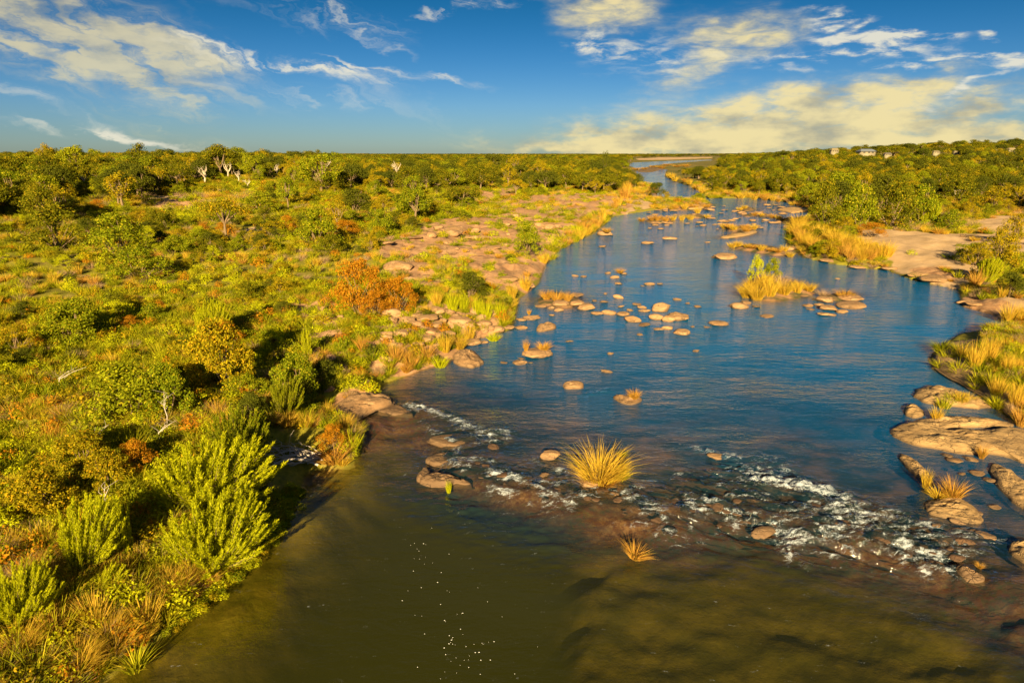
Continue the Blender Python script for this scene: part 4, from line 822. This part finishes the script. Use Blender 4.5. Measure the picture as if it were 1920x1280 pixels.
shrub(3, 222, 1060, 70, 130, 'single tall lime plume between the two willowy shrubs', cat='willow shrub', name='willow_shrub')
shrub(3, 175, 1130, 90, 70, 'low lime sprig leaning right under the corner shrub', cat='willow shrub', name='willow_shrub', lean=(0, .5))
shrub(0, 12, 1195, 120, 130, 'lime willowy shrub cut by the left edge', cat='willow shrub', name='willow_shrub')
shrub(2, 528, 790, 70, 80, 'dark green plume shrub beside the grey driftwood', cat='willow shrub', name='willow_shrub')
shrub(3, 572, 680, 34, 66, 'slim yellow green plume at the end of the shaded path', cat='willow shrub', name='willow_shrub')
shrub(0, 390, 650, 60, 90, 'yellow green plume rising behind the orange topped bush', cat='willow shrub', name='willow_shrub')
shrub(1, 1745, 425, 44, 50, 'light green shrub at the right end of the big thicket'); shrub(1, 1855, 535, 50, 50, 'lime shrub at the right shore below the dark bush', cat='willow shrub', name='willow_shrub')
shrub('lime', 1420, 530, 38, 54, 'left lime shrub growing out of the reed island'); shrub('green', 1450, 530, 40, 50, 'right greener shrub growing out of the reed island')
shrub('leafy', 215, 815, 200, 130, 'dense leafy shrub with glossy yellow green leaves above the pool'); shrub('leafy_olive', 405, 740, 150, 150, 'tall leafy shrub with an orange tinged crown')
shrub('orange', 415, 660, 90, 60, 'orange brown bush behind the tall leafy shrub'); shrub('leafy', 300, 790, 120, 110, 'leafy shrub between the glossy one and the tall one'); shrub('leafy', 125, 650, 130, 90, 'rounded leafy shrub with yellow flowers of leaves on the left slope')
shrub('orange', 668, 592, 112, 116, 'big orange rust bush beside the path'); shrub('orange', 742, 592, 84, 80, 'smaller orange olive bush right of the big rust one'); shrub('orange', 700, 600, 70, 60, 'low olive orange bush between the two rust bushes')
shrub('leafy_olive', 60, 990, 150, 110, 'straggly orange green bush at the left edge'); shrub('leafy_olive', 190, 930, 120, 90, 'olive dry bush between leafy shrub and lime shrubs'); shrub('orange', 250, 900, 90, 80, 'rusty bush leaning on the broad lime shrub')
shrub('leafy_olive', 140, 900, 130, 90, 'olive bush in front of the glossy leafy shrub'); shrub('dark', 470, 805, 80, 70, 'shaded dark bush behind the driftwood'); shrub('dark', 470, 960, 100, 70, 'dark shaded bush low on the pool bank'); shrub('dark', 560, 770, 80, 60, 'dark bush under the granite shelf bank')
shrub('tree', 90, 470, 120, 90, 'olive bushy tree left of the bright green one', cat='tree', name='bushy_tree'); shrub('green', 208, 485, 130, 90, 'bright green bushy tree on the left slope', cat='tree', name='bushy_tree'); shrub('green', 590, 465, 96, 80, 'bright green bush above the path on the left slope')
shrub('green', 715, 445, 64, 56, 'dark green bush at the top of the rocky bank'); shrub('tree', 790, 410, 70, 50, 'green bushy tree behind the rocky bank'); shrub('green', 990, 480, 64, 70, 'tall green shrub at the waterside by the pink outcrop'); shrub('green', 250, 530, 120, 70, 'low green bush in front of the bright green tree')
shrub('leafy', 548, 760, 110, 100, 'leafy shrub shading the path beside the slim plume'); shrub('dark', 600, 735, 80, 60, 'dark low shrub at the shaded end of the path')
shrub('dark', 660, 400, 80, 46, 'dark spreading bush on the left slope'); shrub('green', 480, 400, 80, 44, 'rounded green bush right of the dead trees'); shrub('dark', 880, 560, 76, 50, 'purplish grey bare bush behind the yellow green reeds')
for (px, py, w, h, k, lab) in [(1555, 425, 80, 90, 'tree', 'leftmost tall bush of the right bank thicket'), (1615, 428, 90, 88, 'green', 'bright bush second from the left of the right bank thicket'), (1685, 430, 100, 92, 'tree', 'broad bush in the middle of the right bank thicket'), (1735, 425, 80, 84, 'green', 'bush right of the middle in the right bank thicket'),
        (1580, 400, 80, 60, 'dark', 'dark bush at the back left of the right bank thicket'), (1660, 405, 90, 76, 'dark', 'dark bush at the back of the right bank thicket'), (1790, 430, 56, 40, 'green', 'small bush ending the right bank thicket'), (1810, 385, 90, 50, 'tree', 'rounded bush behind the pale sandbank'), (1875, 395, 80, 46, 'olive', 'brown leafless looking bush behind the pale sandbank'),
        (1885, 500, 90, 70, 'olive', 'olive bush at the right edge above the shore bend'), (1915, 460, 70, 60, 'olive', 'tall olive bush cut by the right edge'), (1905, 560, 70, 50, 'dark', 'dark bush at the right edge behind the golden blades'), (1840, 500, 60, 46, 'olive', 'olive bush on the shaded sandbank'),
        (1520, 380, 50, 40, 'green', 'green bush at the water side left of the thicket'), (1640, 445, 60, 30, 'orange', 'golden low bush at the foot of the thicket'), (1590, 440, 60, 34, 'olive', 'olive low bush at the left foot of the thicket')]:
    shrub(k, px, py, w, h, lab)
DEAD_XY = []
def dead_tree(px, py, hpx, seed, label, group=None, spread=.5):
    x, y, z = hit(px, py); s = hpx * mpp(x, y, z) * .8; r = np.random.default_rng(seed)
    root = bpy.data.objects.new('dead_tree', None); COL.objects.link(root); root['label'] = label; root['category'] = 'dead tree'
    if group: root['group'] = group
    g = Geo(); g.tube([[0, 0, -.1], [.01, 0, .2], [.03, .01, .42]], [.06, .05, .042], 7); obj('trunk', g.mesh('trunk', M['dead'], True), root)
    for k in range(5):
        g = Geo(); a = r.uniform(0, 6.28); b = np.array([.03, .01, .40]); e = b + [spread * math.cos(a) * r.uniform(.5, 1), spread * math.sin(a) * r.uniform(.5, 1), r.uniform(.3, .6)]
        mid = (b + e) / 2 + r.uniform(-.08, .08, 3); g.tube([b, mid, e], [.036, .026, .008], 6)
        for q in range(4):
            t = r.uniform(.3, .9); p = b * (1 - t) + e * t; g.tube([p, p + r.uniform(-.1, .1, 3) + [0, 0, .08], p + r.uniform(-.2, .2, 3) + [0, 0, .2]], [.014, .01, .004], 4)
        obj('branch', g.mesh('branch', M['dead'], True), root)
    place(root, x, y, z, s, r.uniform(0, 6.28)); DEAD_XY.append((math.atan2(x, y), hpx * .55 / FPX, math.hypot(x, y))); return root
for i, (px, py, h, lab) in enumerate([(385, 348, 44, 'tallest bleached dead tree among the left woodland'), (428, 334, 34, 'bleached dead tree right of the tallest one'), (448, 344, 30, 'leaning bare tree right of the two dead trees'), (520, 332, 26, 'small bare white tree in the left woodland'), (610, 330, 36, 'spreading bare white tree further along the left woodland'), (745, 336, 36, 'slim pale dead tree standing in the far green thicket'), (465, 352, 20, 'tangle of bare branches under the leaning tree'), (160, 348, 24, 'small pale bare trunk in the far left thicket'), (1700, 420, 30, 'bare fork of branches at the foot of the right thicket'), (1790, 375, 26, 'bare grey branches behind the right thicket')]):
    dead_tree(px, py, h, 40 + i, lab, None, .6 if i in (4, 6) else .42)
# lone tall tree on the skyline
def tree(i, x, y, z, h, w, label, group=None, cat='tree', name='bushveld_tree'):
    o = plant(name, TREES[i][0], TREES[i][1], 'crown', 'trunk', label, cat, group)
    return place(o, x, y, z - .1, (w / 1.3, w / 1.3, h), rng.uniform(0, 6.28))
_x, _y, _z = hit(1134, 345); tree(5, _x, _y, _z, 66 * mpp(_x, _y, _z), 26 * mpp(_x, _y, _z), 'tall dark tree standing above the skyline beside the far channel', name='tall_tree')

# driftwood and the orange shrub at the pool
def driftwood():
    x0, y0, z0 = hit(590, 868); m = mpp(x0, y0, z0)
    root = bpy.data.objects.new('driftwood', None); COL.objects.link(root); root.location = (x0, y0, z0)
    root['label'] = 'tangle of grey bleached flood branches arching at the pool edge'; root['category'] = 'driftwood'
    r = np.random.default_rng(77)
    for k in range(30):
        g = Geo(); L = r.uniform(55, 125) * m; an = r.normal(0, .38); dx, dy = -math.cos(an), math.sin(an); hgt = r.uniform(.15, .95) * r.uniform(.4, 1)
        P = np.array([[r.uniform(-.5, .3), r.uniform(-.4, .5), r.uniform(.0, .35)], [dx * L * .3, dy * L * .3 + r.normal(0, .25), hgt + r.normal(0, .1)], [dx * L * .65, dy * L * .65 + r.normal(0, .3), hgt * .9 + r.normal(0, .15)], [dx * L, dy * L + r.normal(0, .3), r.uniform(.05, .5)]])
        t = np.linspace(0, 1, 10)[:, None]
        Q = P[0] * (1 - t) ** 3 + 3 * P[1] * t * (1 - t) ** 2 + 3 * P[2] * t * t * (1 - t) + P[3] * t ** 3 + r.normal(0, .03, (10, 3))
        w = r.uniform(.6, 1.5) ** 2; g.tube(Q, np.linspace(.024, .006, 10) * w, 5)
        for q in range(3):
            i = int(r.integers(3, 9)); e = r.normal(0, .22, 3) + [dx * .3, 0, .05]; g.tube([Q[i], Q[i] + e * .5 + r.normal(0, .04, 3), Q[i] + e], [.012 * w, .008 * w, .003], 4)
        obj('branch', g.mesh('branch', M['drift'], True), root)
driftwood()
clump('rust', 625, 872, 44, 90, 'bright orange dry tuft overhanging the pool beside the driftwood', 'grass', 'grass_tuft', lean=(0, .25))
shrub('orange', 622, 852, 70, 60, 'orange twiggy shrub above the dry tuft by the driftwood'); clump('greenreed', 655, 850, 50, 60, 'thin green tipped stems leaning over the pool', lean=(0, .3))
for i, (px, py, h, w, k) in enumerate([(60, 1275, 90, 90, 'grass'), (140, 1268, 90, 90, 'reed'), (210, 1225, 80, 90, 'reed'), (270, 1180, 70, 80, 'reed2'), (250, 1260, 60, 70, 'grass'), (30, 1230, 80, 80, 'reed'), (100, 1200, 80, 90, 'grass2'), (175, 1180, 80, 80, 'reed2'), (300, 1120, 60, 90, 'reed'), (250, 1130, 70, 70, 'grass2'), (340, 1110, 50, 60, 'rust'), (410, 1075, 40, 60, 'reed'), (265, 730, 50, 60, 'dry')]):
    clump(k, px, py, h, w, ['green golden grass in the bottom left corner', 'golden tussock second from the left corner', 'golden tussock above the pool corner', 'tall golden tussock overhanging the pool', 'green fringe tussock at the pool corner', 'golden tussock at the left edge under the lime shrub', 'golden tussock under the separate plumes', 'rusty tussock between the plumes and the pool', 'golden tussock at the left foot of the large lime shrub', 'rusty tussock left of the large lime shrub', 'rusty skirt of grass under the large lime shrub', 'golden skirt of grass at the pool side of the lime shrub', 'pale straw tuft above the glossy leafy shrub'][i], 'grass', 'grass_tussock')
for _k in range(34):
    clump(['grass', 'grass2', 'greengrass', 'reed2'][_k % 4], rng.uniform(1765, 1925), rng.uniform(650, 770), rng.uniform(18, 34), rng.uniform(30, 46), 'low mixed grass between the tall reeds of the grassy rock bank', 'grass', 'grass_tuft', 'low grass of the grassy rock bank')
def bare_stick(px, py, hpx, lean, label):
    x, y, z = hit(px, py); s = hpx * mpp(x, y, z); g = Geo()
    s *= .8; g.tube([[0, 0, -.1], [lean * .25 + .04, .03, s * .3], [lean * s * .35, -.02, s * .55], [lean * s * .65, .06, s * .8], [lean * s, .1, s]], [.018, .015, .012, .008, .003], 5)
    for _q in range(4): _b = np.array([lean * s * (.3 + .15 * _q), .02, s * (.45 + .13 * _q)]); g.tube([_b, _b + [rng.uniform(-.15, .2), rng.uniform(-.1, .1), .12], _b + [rng.uniform(-.3, .4), rng.uniform(-.2, .2), .3]], [.008, .005, .002], 4)
    g.tube([[lean * .3, 0, s * .55], [lean * s * .5 + .1, .1, s * .85]], [.014, .005], 4)
    place(obj('bare_stick', g.mesh('bare_stick', M['drift'], True), label=label, category='dead branch'), x, y, z)
bare_stick(313, 800, 90, .02, 'thin upright bare stick in front of the leafy shrubs'); bare_stick(170, 850, 70, .7, 'bare stick leaning right in front of the glossy leafy shrub'); bare_stick(200, 960, 70, .03, 'pale upright stick among the rusty bushes'); bare_stick(285, 835, 60, 1.0, 'slanting bare stick between leafy and rusty bushes'); bare_stick(90, 735, 60, 1.6, 'long bare stick lying over the left slope scrub')

# ------------------------------------------------------------------ houses on the right rise
def box(g, x0, x1, y0, y1, z0, z1):
    V = np.array([[x, y, z] for x in (x0, x1) for y in (y0, y1) for z in (z0, z1)])
    g.add(V, [[0, 1, 3, 2], [4, 6, 7, 5], [0, 4, 5, 1], [2, 3, 7, 6], [0, 2, 6, 4], [1, 5, 7, 3]])
def plain(name, c, rough=.7):
    m, t = new_mat(name); pos = t.new('ShaderNodeNewGeometry').outputs['Position']; n = t.noise(pos, 1.5, 4).outputs[0]
    p = t.new('ShaderNodeBsdfPrincipled'); p.inputs['Roughness'].default_value = rough
    t.l.new(t.mix(n, c4([v * .85 for v in c]), c4(c)), p.inputs['Base Color']); out(t, p.outputs[0]); return m
M['wall'] = plain('cream_plaster', (.20, .17, .11)); M['zinc'] = plain('blue_grey_sheet', (.11, .13, .18), .6); M['thatch'] = plain('pale_thatch', (.20, .16, .09), .9); M['pane'] = plain('dark_glass', (.03, .035, .04), .1); M['brown'] = plain('dark_roof', (.10, .085, .08))
HOUSE_XY = []
def house(px, py, wpx, hpx, rise, roof, label):
    d = pxdir(px, py); r0 = {True: 1}.get(False, 330.) + rng.uniform(-15, 15)
    y = r0 / math.hypot(d[0], d[1]) * d[1]; x = y * d[0] / d[1]
    m = mpp(x, y, CAM_Z); zb = CAM_Z + (y / d[1]) * d[2]
    zg = float(terrain(np.array([x]), np.array([y]))[0]); wpx, hpx, rise = wpx * .75, hpx * .7, rise * .75; w = wpx * m; wh = hpx * m; dp = w * .7; rh = rise * m; base = min(zg, zb) - zb - .3
    root = bpy.data.objects.new('house', None); COL.objects.link(root); root.location = (x, y, zb); root['label'] = label; root['category'] = 'house'
    g = Geo(); box(g, -w / 2, w / 2, 0, dp, base, wh); obj('wall', g.mesh('wall', M['wall']), root)
    g = Geo(); e = w * .07
    V = np.array([[-w / 2 - e, -e, wh + .02], [w / 2 + e, -e, wh + .02], [w / 2 + e, dp + e, wh + .02], [-w / 2 - e, dp + e, wh + .02], [-w / 2 + w * .14, dp / 2, wh + rh], [w / 2 - w * .14, dp / 2, wh + rh]])
    g.add(V, [[0, 1, 5, 4], [2, 3, 4, 5], [0, 3, 2, 1]]); g.add(V, [[1, 2, 5, 5], [3, 0, 4, 4]])
    obj('roof', g.mesh('roof', M[roof]), root)
    for k in (-.28, .05, .3):
        g = Geo(); box(g, k * w - w * .07, k * w + w * .07, -.06, .05, wh * .3, wh * .75); obj('window', g.mesh('window', M['pane']), root)
    HOUSE_XY.append((math.atan2(x, y), wpx / 2 / FPX * 1.5, math.hypot(x, y), zb))
house(1566, 285, 17, 4, 6, 'thatch', 'pale gabled house, leftmost on the right skyline'); house(1628, 288, 36, 5, 7, 'zinc', 'long house with a blue grey sheet roof on the right rise'); house(1666, 292, 16, 4, 4, 'brown', 'small dark roofed house right of the blue grey roof')
house(1757, 287, 15, 3, 3, 'thatch', 'low pale building in the middle of the right rise'); house(1794, 288, 12, 4, 3, 'thatch', 'small pale house right of the low pale building'); house(1868, 284, 9, 3, 3, 'thatch', 'tiny pale house left of the big pale one'); house(1899, 285, 18, 6, 5, 'thatch', 'pale house with a thatched look roof at the right edge of the rise')

# ------------------------------------------------------------------ woodland and scrub
def field(n, r0, r1, a0, a1, power=1.):
    u = rng.uniform(0, 1, n); e = 2 - power
    r = (r0 ** e + u * (r1 ** e - r0 ** e)) ** (1 / e); a = np.radians(rng.uniform(a0, a1, n)); return np.sin(a) * r, np.cos(a) * r
def grid_lookup(Z, x, y):                    # nearest ground-grid sample of a per-vertex field
    a = np.degrees(np.arctan2(x, y)) % 360; a = np.where(a > 314, a - 360, a)
    j = np.clip(np.searchsorted(azs, a), 0, len(azs) - 1); i = np.clip(np.searchsorted(rows, np.hypot(x, y)), 0, len(rows) - 1)
    return Z.reshape(shp)[i, j]
def scatter(name, protos, x, y, z, s, rz, idx, label, cat, sq=None, tilt=.12):
    """one object of kind stuff: prototypes instanced on points"""
    n = len(x); pc = bpy.data.meshes.new(name); pc.vertices.add(n); pc.vertices.foreach_set('co', np.stack([x, y, z], 1).astype(np.float32).ravel())
    a = pc.attributes.new('sc', 'FLOAT_VECTOR', 'POINT'); S = np.stack([s, s, s * (1 if sq is None else sq)], 1); a.data.foreach_set('vector', S.astype(np.float32).ravel())
    a = pc.attributes.new('ro', 'FLOAT_VECTOR', 'POINT'); a.data.foreach_set('vector', np.stack([rng.normal(0, tilt, n), rng.normal(0, tilt, n), rz], 1).astype(np.float32).ravel())
    a = pc.attributes.new('ix', 'INT', 'POINT'); a.data.foreach_set('value', idx.astype(np.int32))
    col = bpy.data.collections.new(name + '_kinds')
    for k, pr in enumerate(protos):
        o = bpy.data.objects.new('%s_kind_%02d' % (name, k), pr); col.objects.link(o)
    ng = bpy.data.node_groups.new(name, 'GeometryNodeTree')
    ng.interface.new_socket('Geometry', in_out='INPUT', socket_type='NodeSocketGeometry'); ng.interface.new_socket('Geometry', in_out='OUTPUT', socket_type='NodeSocketGeometry')
    N, L = ng.nodes, ng.links
    gi = N.new('NodeGroupInput'); go = N.new('NodeGroupOutput'); ip = N.new('GeometryNodeInstanceOnPoints'); ci = N.new('GeometryNodeCollectionInfo')
    ci.inputs['Collection'].default_value = col; ci.inputs['Separate Children'].default_value = True; ci.inputs['Reset Children'].default_value = True
    def na(nm, t):
        q = N.new('GeometryNodeInputNamedAttribute'); q.data_type = t; q.inputs['Name'].default_value = nm
        return [o for o in q.outputs if o.enabled and o.name == 'Attribute'][0]
    L.new(gi.outputs[0], ip.inputs['Points']); L.new(ci.outputs[0], ip.inputs['Instance']); ip.inputs['Pick Instance'].default_value = True
    L.new(na('ix', 'INT'), ip.inputs['Instance Index']); L.new(na('ro', 'FLOAT_VECTOR'), ip.inputs['Rotation']); L.new(na('sc', 'FLOAT_VECTOR'), ip.inputs['Scale'])
    L.new(ip.outputs[0], go.inputs[0])
    o = obj(name, pc, kind='stuff', label=label, category=cat); md = o.modifiers.new('scatter', 'NODES'); md.node_group = ng; return o
def joined(a, b):                             # crown and trunk as one mesh, for the mass of far trees
    V, F, mi = [], [], []; n = 0
    for k, me in enumerate((a, b)):
        v = np.empty(len(me.vertices) * 3, np.float32); me.vertices.foreach_get('co', v); f = np.empty(len(me.loops), np.int32); me.loops.foreach_get('vertex_index', f)
        V.append(v.reshape(-1, 3)); F.append(f.reshape(-1, 4) + n); mi.append(np.full(len(f) // 4, k, np.int32)); n += len(me.vertices)
    m = mesh_np('far_tree', np.concatenate(V), np.concatenate(F)); m.materials.append(a.materials[0]); m.materials.append(b.materials[0])
    m.polygons.foreach_set('material_index', np.concatenate(mi)); return m
def to_px(x, y, z):
    dx, dy, dz = x, y, z - CAM_Z; f = dy * math.cos(PITCH) - dz * math.sin(PITCH); u = dy * math.sin(PITCH) + dz * math.cos(PITCH)
    return 960 + FPX * dx / f, 640 - FPX * u / f
def build_wood():
    x1, y1 = field(9000, 62, 320, -46, 42, .35); x2, y2 = field(6500, 320, 1100, -46, 42, .7); x3, y3 = field(6500, 1100, 4500, -46, 42, 1.0)
    x = np.r_[x1, x2, x3]; y = np.r_[y1, y2, y3]
    h, d, wd, lf_, r, az, s = terrain(x, y, True); px, py = to_px(x, y, h)
    n1 = fbm(x / 30, y / 30, 111, 3)
    # how thick the wood stands at each place
    left = lf_; edge = np.where(left, np.interp(az, [-46, -30, -10, 0, 8], [75, 95, 130, 140, 150]), np.interp(az, [0, 12, 20, 30, 42], [230, 150, 150, 140, 120]))
    den = sstep(-.12, .25, (r - edge) / edge) * .85 + .03
    den = den * np.where(r < 320, sstep(.30, .52, n1) * .75 + .25, 1)
    keep = (rng.uniform(0, 1, len(x)) < den) & (d > np.clip(r / 50, 2, 8)) & (grid_lookup(SANDM, x, y) < .3) & (grid_lookup(ROCKM, x, y) < .5)
    keep &= ~((px > 1185) & (px < np.where(py > 318, 1262, 1345)) & (py > 296) & (py < 345) & (r < 1100))
    H = np.where(r < 320, rng.uniform(3.0, 5.6, len(x)), np.where(r < 1100, rng.uniform(4.0, 6.2, len(x)), rng.uniform(4, 6.5, len(x))))
    lowz = (px > 1262) & (px < 1352) & (py > 296) & (py < 334) & (r < 1100); H = np.where(lowz, H * .38, H)
    H = np.where(left, H, H * .9); H = np.where((r < 320) & (rng.uniform(0, 1, len(x)) < .04), H * 1.35, H)
    W = H * rng.uniform(.95, 1.5, len(x)); W = np.where(r > 1100, W * 2.6, np.where(r > 320, W * 1.5, W))
    for (a, wa, rr_, zb) in HOUSE_XY:
        front = (np.abs(np.arctan2(x, y) - a) < wa) & (r < rr_ + 8) & (r > 60); top = (h + H * .95 - CAM_Z) / r > (zb - CAM_Z) / rr_
        keep &= ~(front & (top | (np.abs(r - rr_) < 14)))
    for (a, wa, rr_) in DEAD_XY: keep &= ~((np.abs(np.arctan2(x, y) - a) < wa + W * .3 / r) & (r < rr_ + 2) & (r > rr_ - 60))
    x, y, h, H, W, r, left, az, px = [q[keep] for q in (x, y, h, H, W, r, left, az, px)]
    inview = (np.abs(px - 960) < 990); o = np.argsort(np.where(inview, r / H, 1e9)); one = o[:270]; rest = o[270:]
    kind = rng.integers(0, len(TREES), len(x))
    for i in one:
        k = kind[i]; look = ['flat topped green tree', 'rounded olive green tree', 'dark rounded tree', 'thin flat topped tree', 'upright green tree', 'dark flat topped tree', 'bright green rounded tree', 'thin olive gold tree'][k]
        if left[i]:
            p = px[i]; where = ('at the far left of the woodland' if p < 180 else 'in the woodland left of the dead trees' if p < 360 else 'around the bleached dead trees' if p < 500 else 'in the woodland right of the dead trees' if p < 700 else 'in the thicket above the rocky bank' if p < 950 else 'in the thicket beside the far channel')
        else:
            p = px[i]; where = ('on the far right bank of the river' if p < 1420 else 'behind the right bank thicket' if p < 1620 else 'below the houses on the right rise' if p < 1800 else 'near the right edge of the rise')
        where += ', front rank' if r[i] < 115 else ', middle rank' if r[i] < 150 else ', rear rank'
        tree(k, x[i], y[i], h[i], H[i], W[i], look + ' ' + where, 'trees ' + where)
    far = [joined(*t) for t in TREES]
    scatter('woodland', far, x[rest], y[rest], h[rest] - .1, W[rest] / 1.3, rng.uniform(0, 6.28, len(rest)), kind[rest], 'continuous bushveld woodland running back to the horizon', 'woodland', H[rest] / W[rest] * 1.3, .04)
build_wood()
def build_scrub():
    keys = ['green', 'olive', 'dark', 'lime', 'tree', 'leafy', 'leafy_olive', 'orange']
    x, y = field(2600, 20, 190, -44, 42, .8)
    h, d, wd, lf_, r, az, s = terrain(x, y, True); px, py = to_px(x, y, h)
    n1 = fbm(x / 14, y / 14, 121, 3); rk = grid_lookup(ROCKM, x, y); sa = grid_lookup(SANDM, x, y)
    keep = (d > 1.2) & (rng.uniform(0, 1, len(x)) < sstep(.36, .55, n1) * .8 + .12) & (rk < .4) & (sa < .3) & ~((px > 540) & (px < 980) & (py > 480) & (py < 700)) & ((lf_) | (r > 55)) & (np.abs(px - 960) < 1000)
    keep &= ~((px > 480) & (py > 690)) & ~((px > 1690) & (py < 480) & (py > 425))
    x, y, h, d, r, px, py, lf_ = [q[keep] for q in (x, y, h, d, r, px, py, lf_)]
    H = rng.uniform(.7, 1.7, len(x)) * np.where(r > 60, 1.25, .85); W = H * rng.uniform(1.1, 1.9, len(x))
    pr = np.array([.24, .17, .12, .12, .12, .11, .09, .03]); kind = rng.choice(len(keys), len(x), p=pr)
    kind = np.where(~lf_ & (rng.uniform(0, 1, len(x)) < .4), 1, kind)
    o = np.argsort(r / H); one, rest = o[:280], o[280:]
    nm = {'green': 'rounded green bush', 'olive': 'olive yellow bush', 'dark': 'dark green bush', 'lime': 'bright lime bush', 'tree': 'dense muted green bush', 'leafy': 'leafy yellow green bush', 'leafy_olive': 'leafy olive bush', 'orange': 'orange brown bush'}
    for i in one:
        k = keys[kind[i]]
        if lf_[i]:
            v = ('on the near left slope' if r[i] < 38 else 'on the middle of the left slope' if r[i] < 62 else 'on the upper left slope' if r[i] < 95 else 'on the far left slope before the woodland')
            v += ' by the left edge' if px[i] < 220 else ' beside the path' if (px[i] > 480 and r[i] < 62) else ' towards the rocky bank' if px[i] > 480 else ' in open grass'
        else: v = 'on the right bank ' + ('near the thicket' if r[i] < 110 else 'beyond the thicket') + (' by the river' if px[i] < 1540 else ' away from the river')
        b = plant('bush', BUSH[k][0], BUSH[k][1], 'foliage', 'stem', nm[k] + ' ' + v, 'bush', nm[k].split()[0] + ' bushes ' + v)
        place(b, x[i], y[i], h[i] - .04, (W[i] / 1.2, W[i] / 1.2, H[i]), rng.uniform(0, 6.28))
    if len(rest): scatter('scrub', [BUSH[k][0] for k in keys], x[rest], y[rest], h[rest] - .04, W[rest] / 1.2, rng.uniform(0, 6.28, len(rest)), kind[rest], 'low scrub spread over the far slopes', 'scrub', H[rest] / W[rest] * 1.2)
build_scrub()
def build_cover():
    xa, ya = field(36000, 9, 48, -50, 44, 1.0); xb, yb = field(38000, 48, 230, -46, 42, .9)
    x = np.r_[xa, xb]; y = np.r_[ya, yb]
    h, d, wd, lf_, r, az, s = terrain(x, y, True); px, py = to_px(x, y, h)
    rk = grid_lookup(ROCKM, x, y); sa = grid_lookup(SANDM, x, y); n1 = fbm(x / 7, y / 7, 131, 3); n2 = fbm(x / 5, y / 5, 132, 3)
    keep = (d > .15) & (rng.uniform(0, 1, len(x)) < np.where(rk > .4, .17, np.where(sa > .35, .02, .45 + .9 * sstep(.35, .6, n1)))) & (h > wl(x, y, wd) + .08)
    keep &= (h > .5) | lf_ | (r > 48) | (px > 1850)
    keep &= ~((px > 455) & (px < 640) & (py > 800) & (py < 925))
    x, y, h, r, n1, n2, rk, lf_ = [q[keep] for q in (x, y, h, r, n1, n2, rk, lf_)]
    u = rng.uniform(0, 1, len(x)); n3 = fbm(x / 10, y / 10, 133, 3); goldish = sstep(.45, .62, n3) * .45 + .10; goldish = np.where(lf_, goldish, .6)
    grp = np.where(u < goldish, 1, np.where(rng.uniform(0, 1, len(x)) < .55, 0, 2))
    size = np.clip(r / 45, 1, 2.4)
    for g, (name, protos, lab, cat, lo, hi) in enumerate([('grass', [TUFT['grass'], TUFT['grass2'], TUFT['greengrass']], 'green grass growing between the shrubs', 'grass', .35, .85),
            ('dry_grass', [TUFT['reed2'], TUFT['dry'], TUFT['dry'], TUFT['grass'], TUFT['rust'], TUFT['grass2'], TUFT['reed2']], 'golden dry grass on the banks', 'dry grass', .35, .8), ('undergrowth', [MINI['green'], MINI['olive'], MINI['dark'], MINI['lime'], MINI['green'], MINI['olive'], MINI['lime'], MINI['green'], MINI['olive'], MINI['lime'], MINI['orange']], 'low leafy undergrowth covering the banks', 'undergrowth', .4, 1.0)]):
        m = grp == g; n = m.sum(); sc = rng.uniform(lo, hi, n) * size[m]
        scatter(name, protos, x[m], y[m], h[m] - .03, sc, rng.uniform(0, 6.28, n), rng.integers(0, len(protos), n), lab, cat, np.where(r[m] > 60, .7, 1.0) * rng.uniform(.7, 1.1, n))
build_cover()
def fringe():                                 # leafy green fringe where the left bank meets the pool
    P = np.array([(320, 1178), (380, 1128), (430, 1088), (470, 1045), (510, 1008), (540, 960), (560, 915)], float)
    W = np.array([hit(a - 6, b)[:2] for a, b in P]); n = 260; t = rng.uniform(0, len(W) - 1.001, n); i = t.astype(int); f = (t - i)[:, None]
    Q = W[i] * (1 - f) + W[i + 1] * f + rng.normal(0, .14, (n, 2)); h = np.maximum(terrain(Q[:, 0], Q[:, 1]), POOL)
    scatter('water_weed', [MINI['lime'], MINI['green'], MINI['olive']], Q[:, 0], Q[:, 1], h - .02, rng.uniform(.2, .45, n), rng.uniform(0, 6.28, n), rng.integers(0, 3, n), 'leafy green weed fringing the pool bank', 'water weed', np.full(n, .7))
fringe()
def flecks():                                 # flecks of foam drifting on the still pool
    px = np.r_[rng.normal(785, 10, 12), rng.normal(845, 14, 18), rng.normal(872, 30, 26), rng.uniform(740, 1010, 14)]; py = np.r_[rng.normal(1035, 18, 12), rng.normal(1180, 40, 18), rng.normal(1225, 28, 26), rng.uniform(980, 1270, 14)]
    P = plane(px, py, POOL); g = Geo(); a = np.arange(6) * math.pi / 3
    for q in P:
        s = .005 + .013 * rng.uniform(0, 1) ** 3; V = [[q[0] + s * math.cos(b) * rng.uniform(.7, 1.2), q[1] + s * math.sin(b) * rng.uniform(.7, 1.2), POOL + .012] for b in a] + [[q[0], q[1], POOL + .02]]
        g.add(V, [[k, (k + 1) % 6, 6, 6] for k in range(6)])
    V = np.concatenate(g.v); F = np.concatenate(g.f)[:, :3]
    obj('foam', mesh_np('foam', V, F, plain('foam_white', (.8, .8, .78)), True), kind='stuff', label='small white foam flecks drifting on the dark pool', category='foam')
flecks()
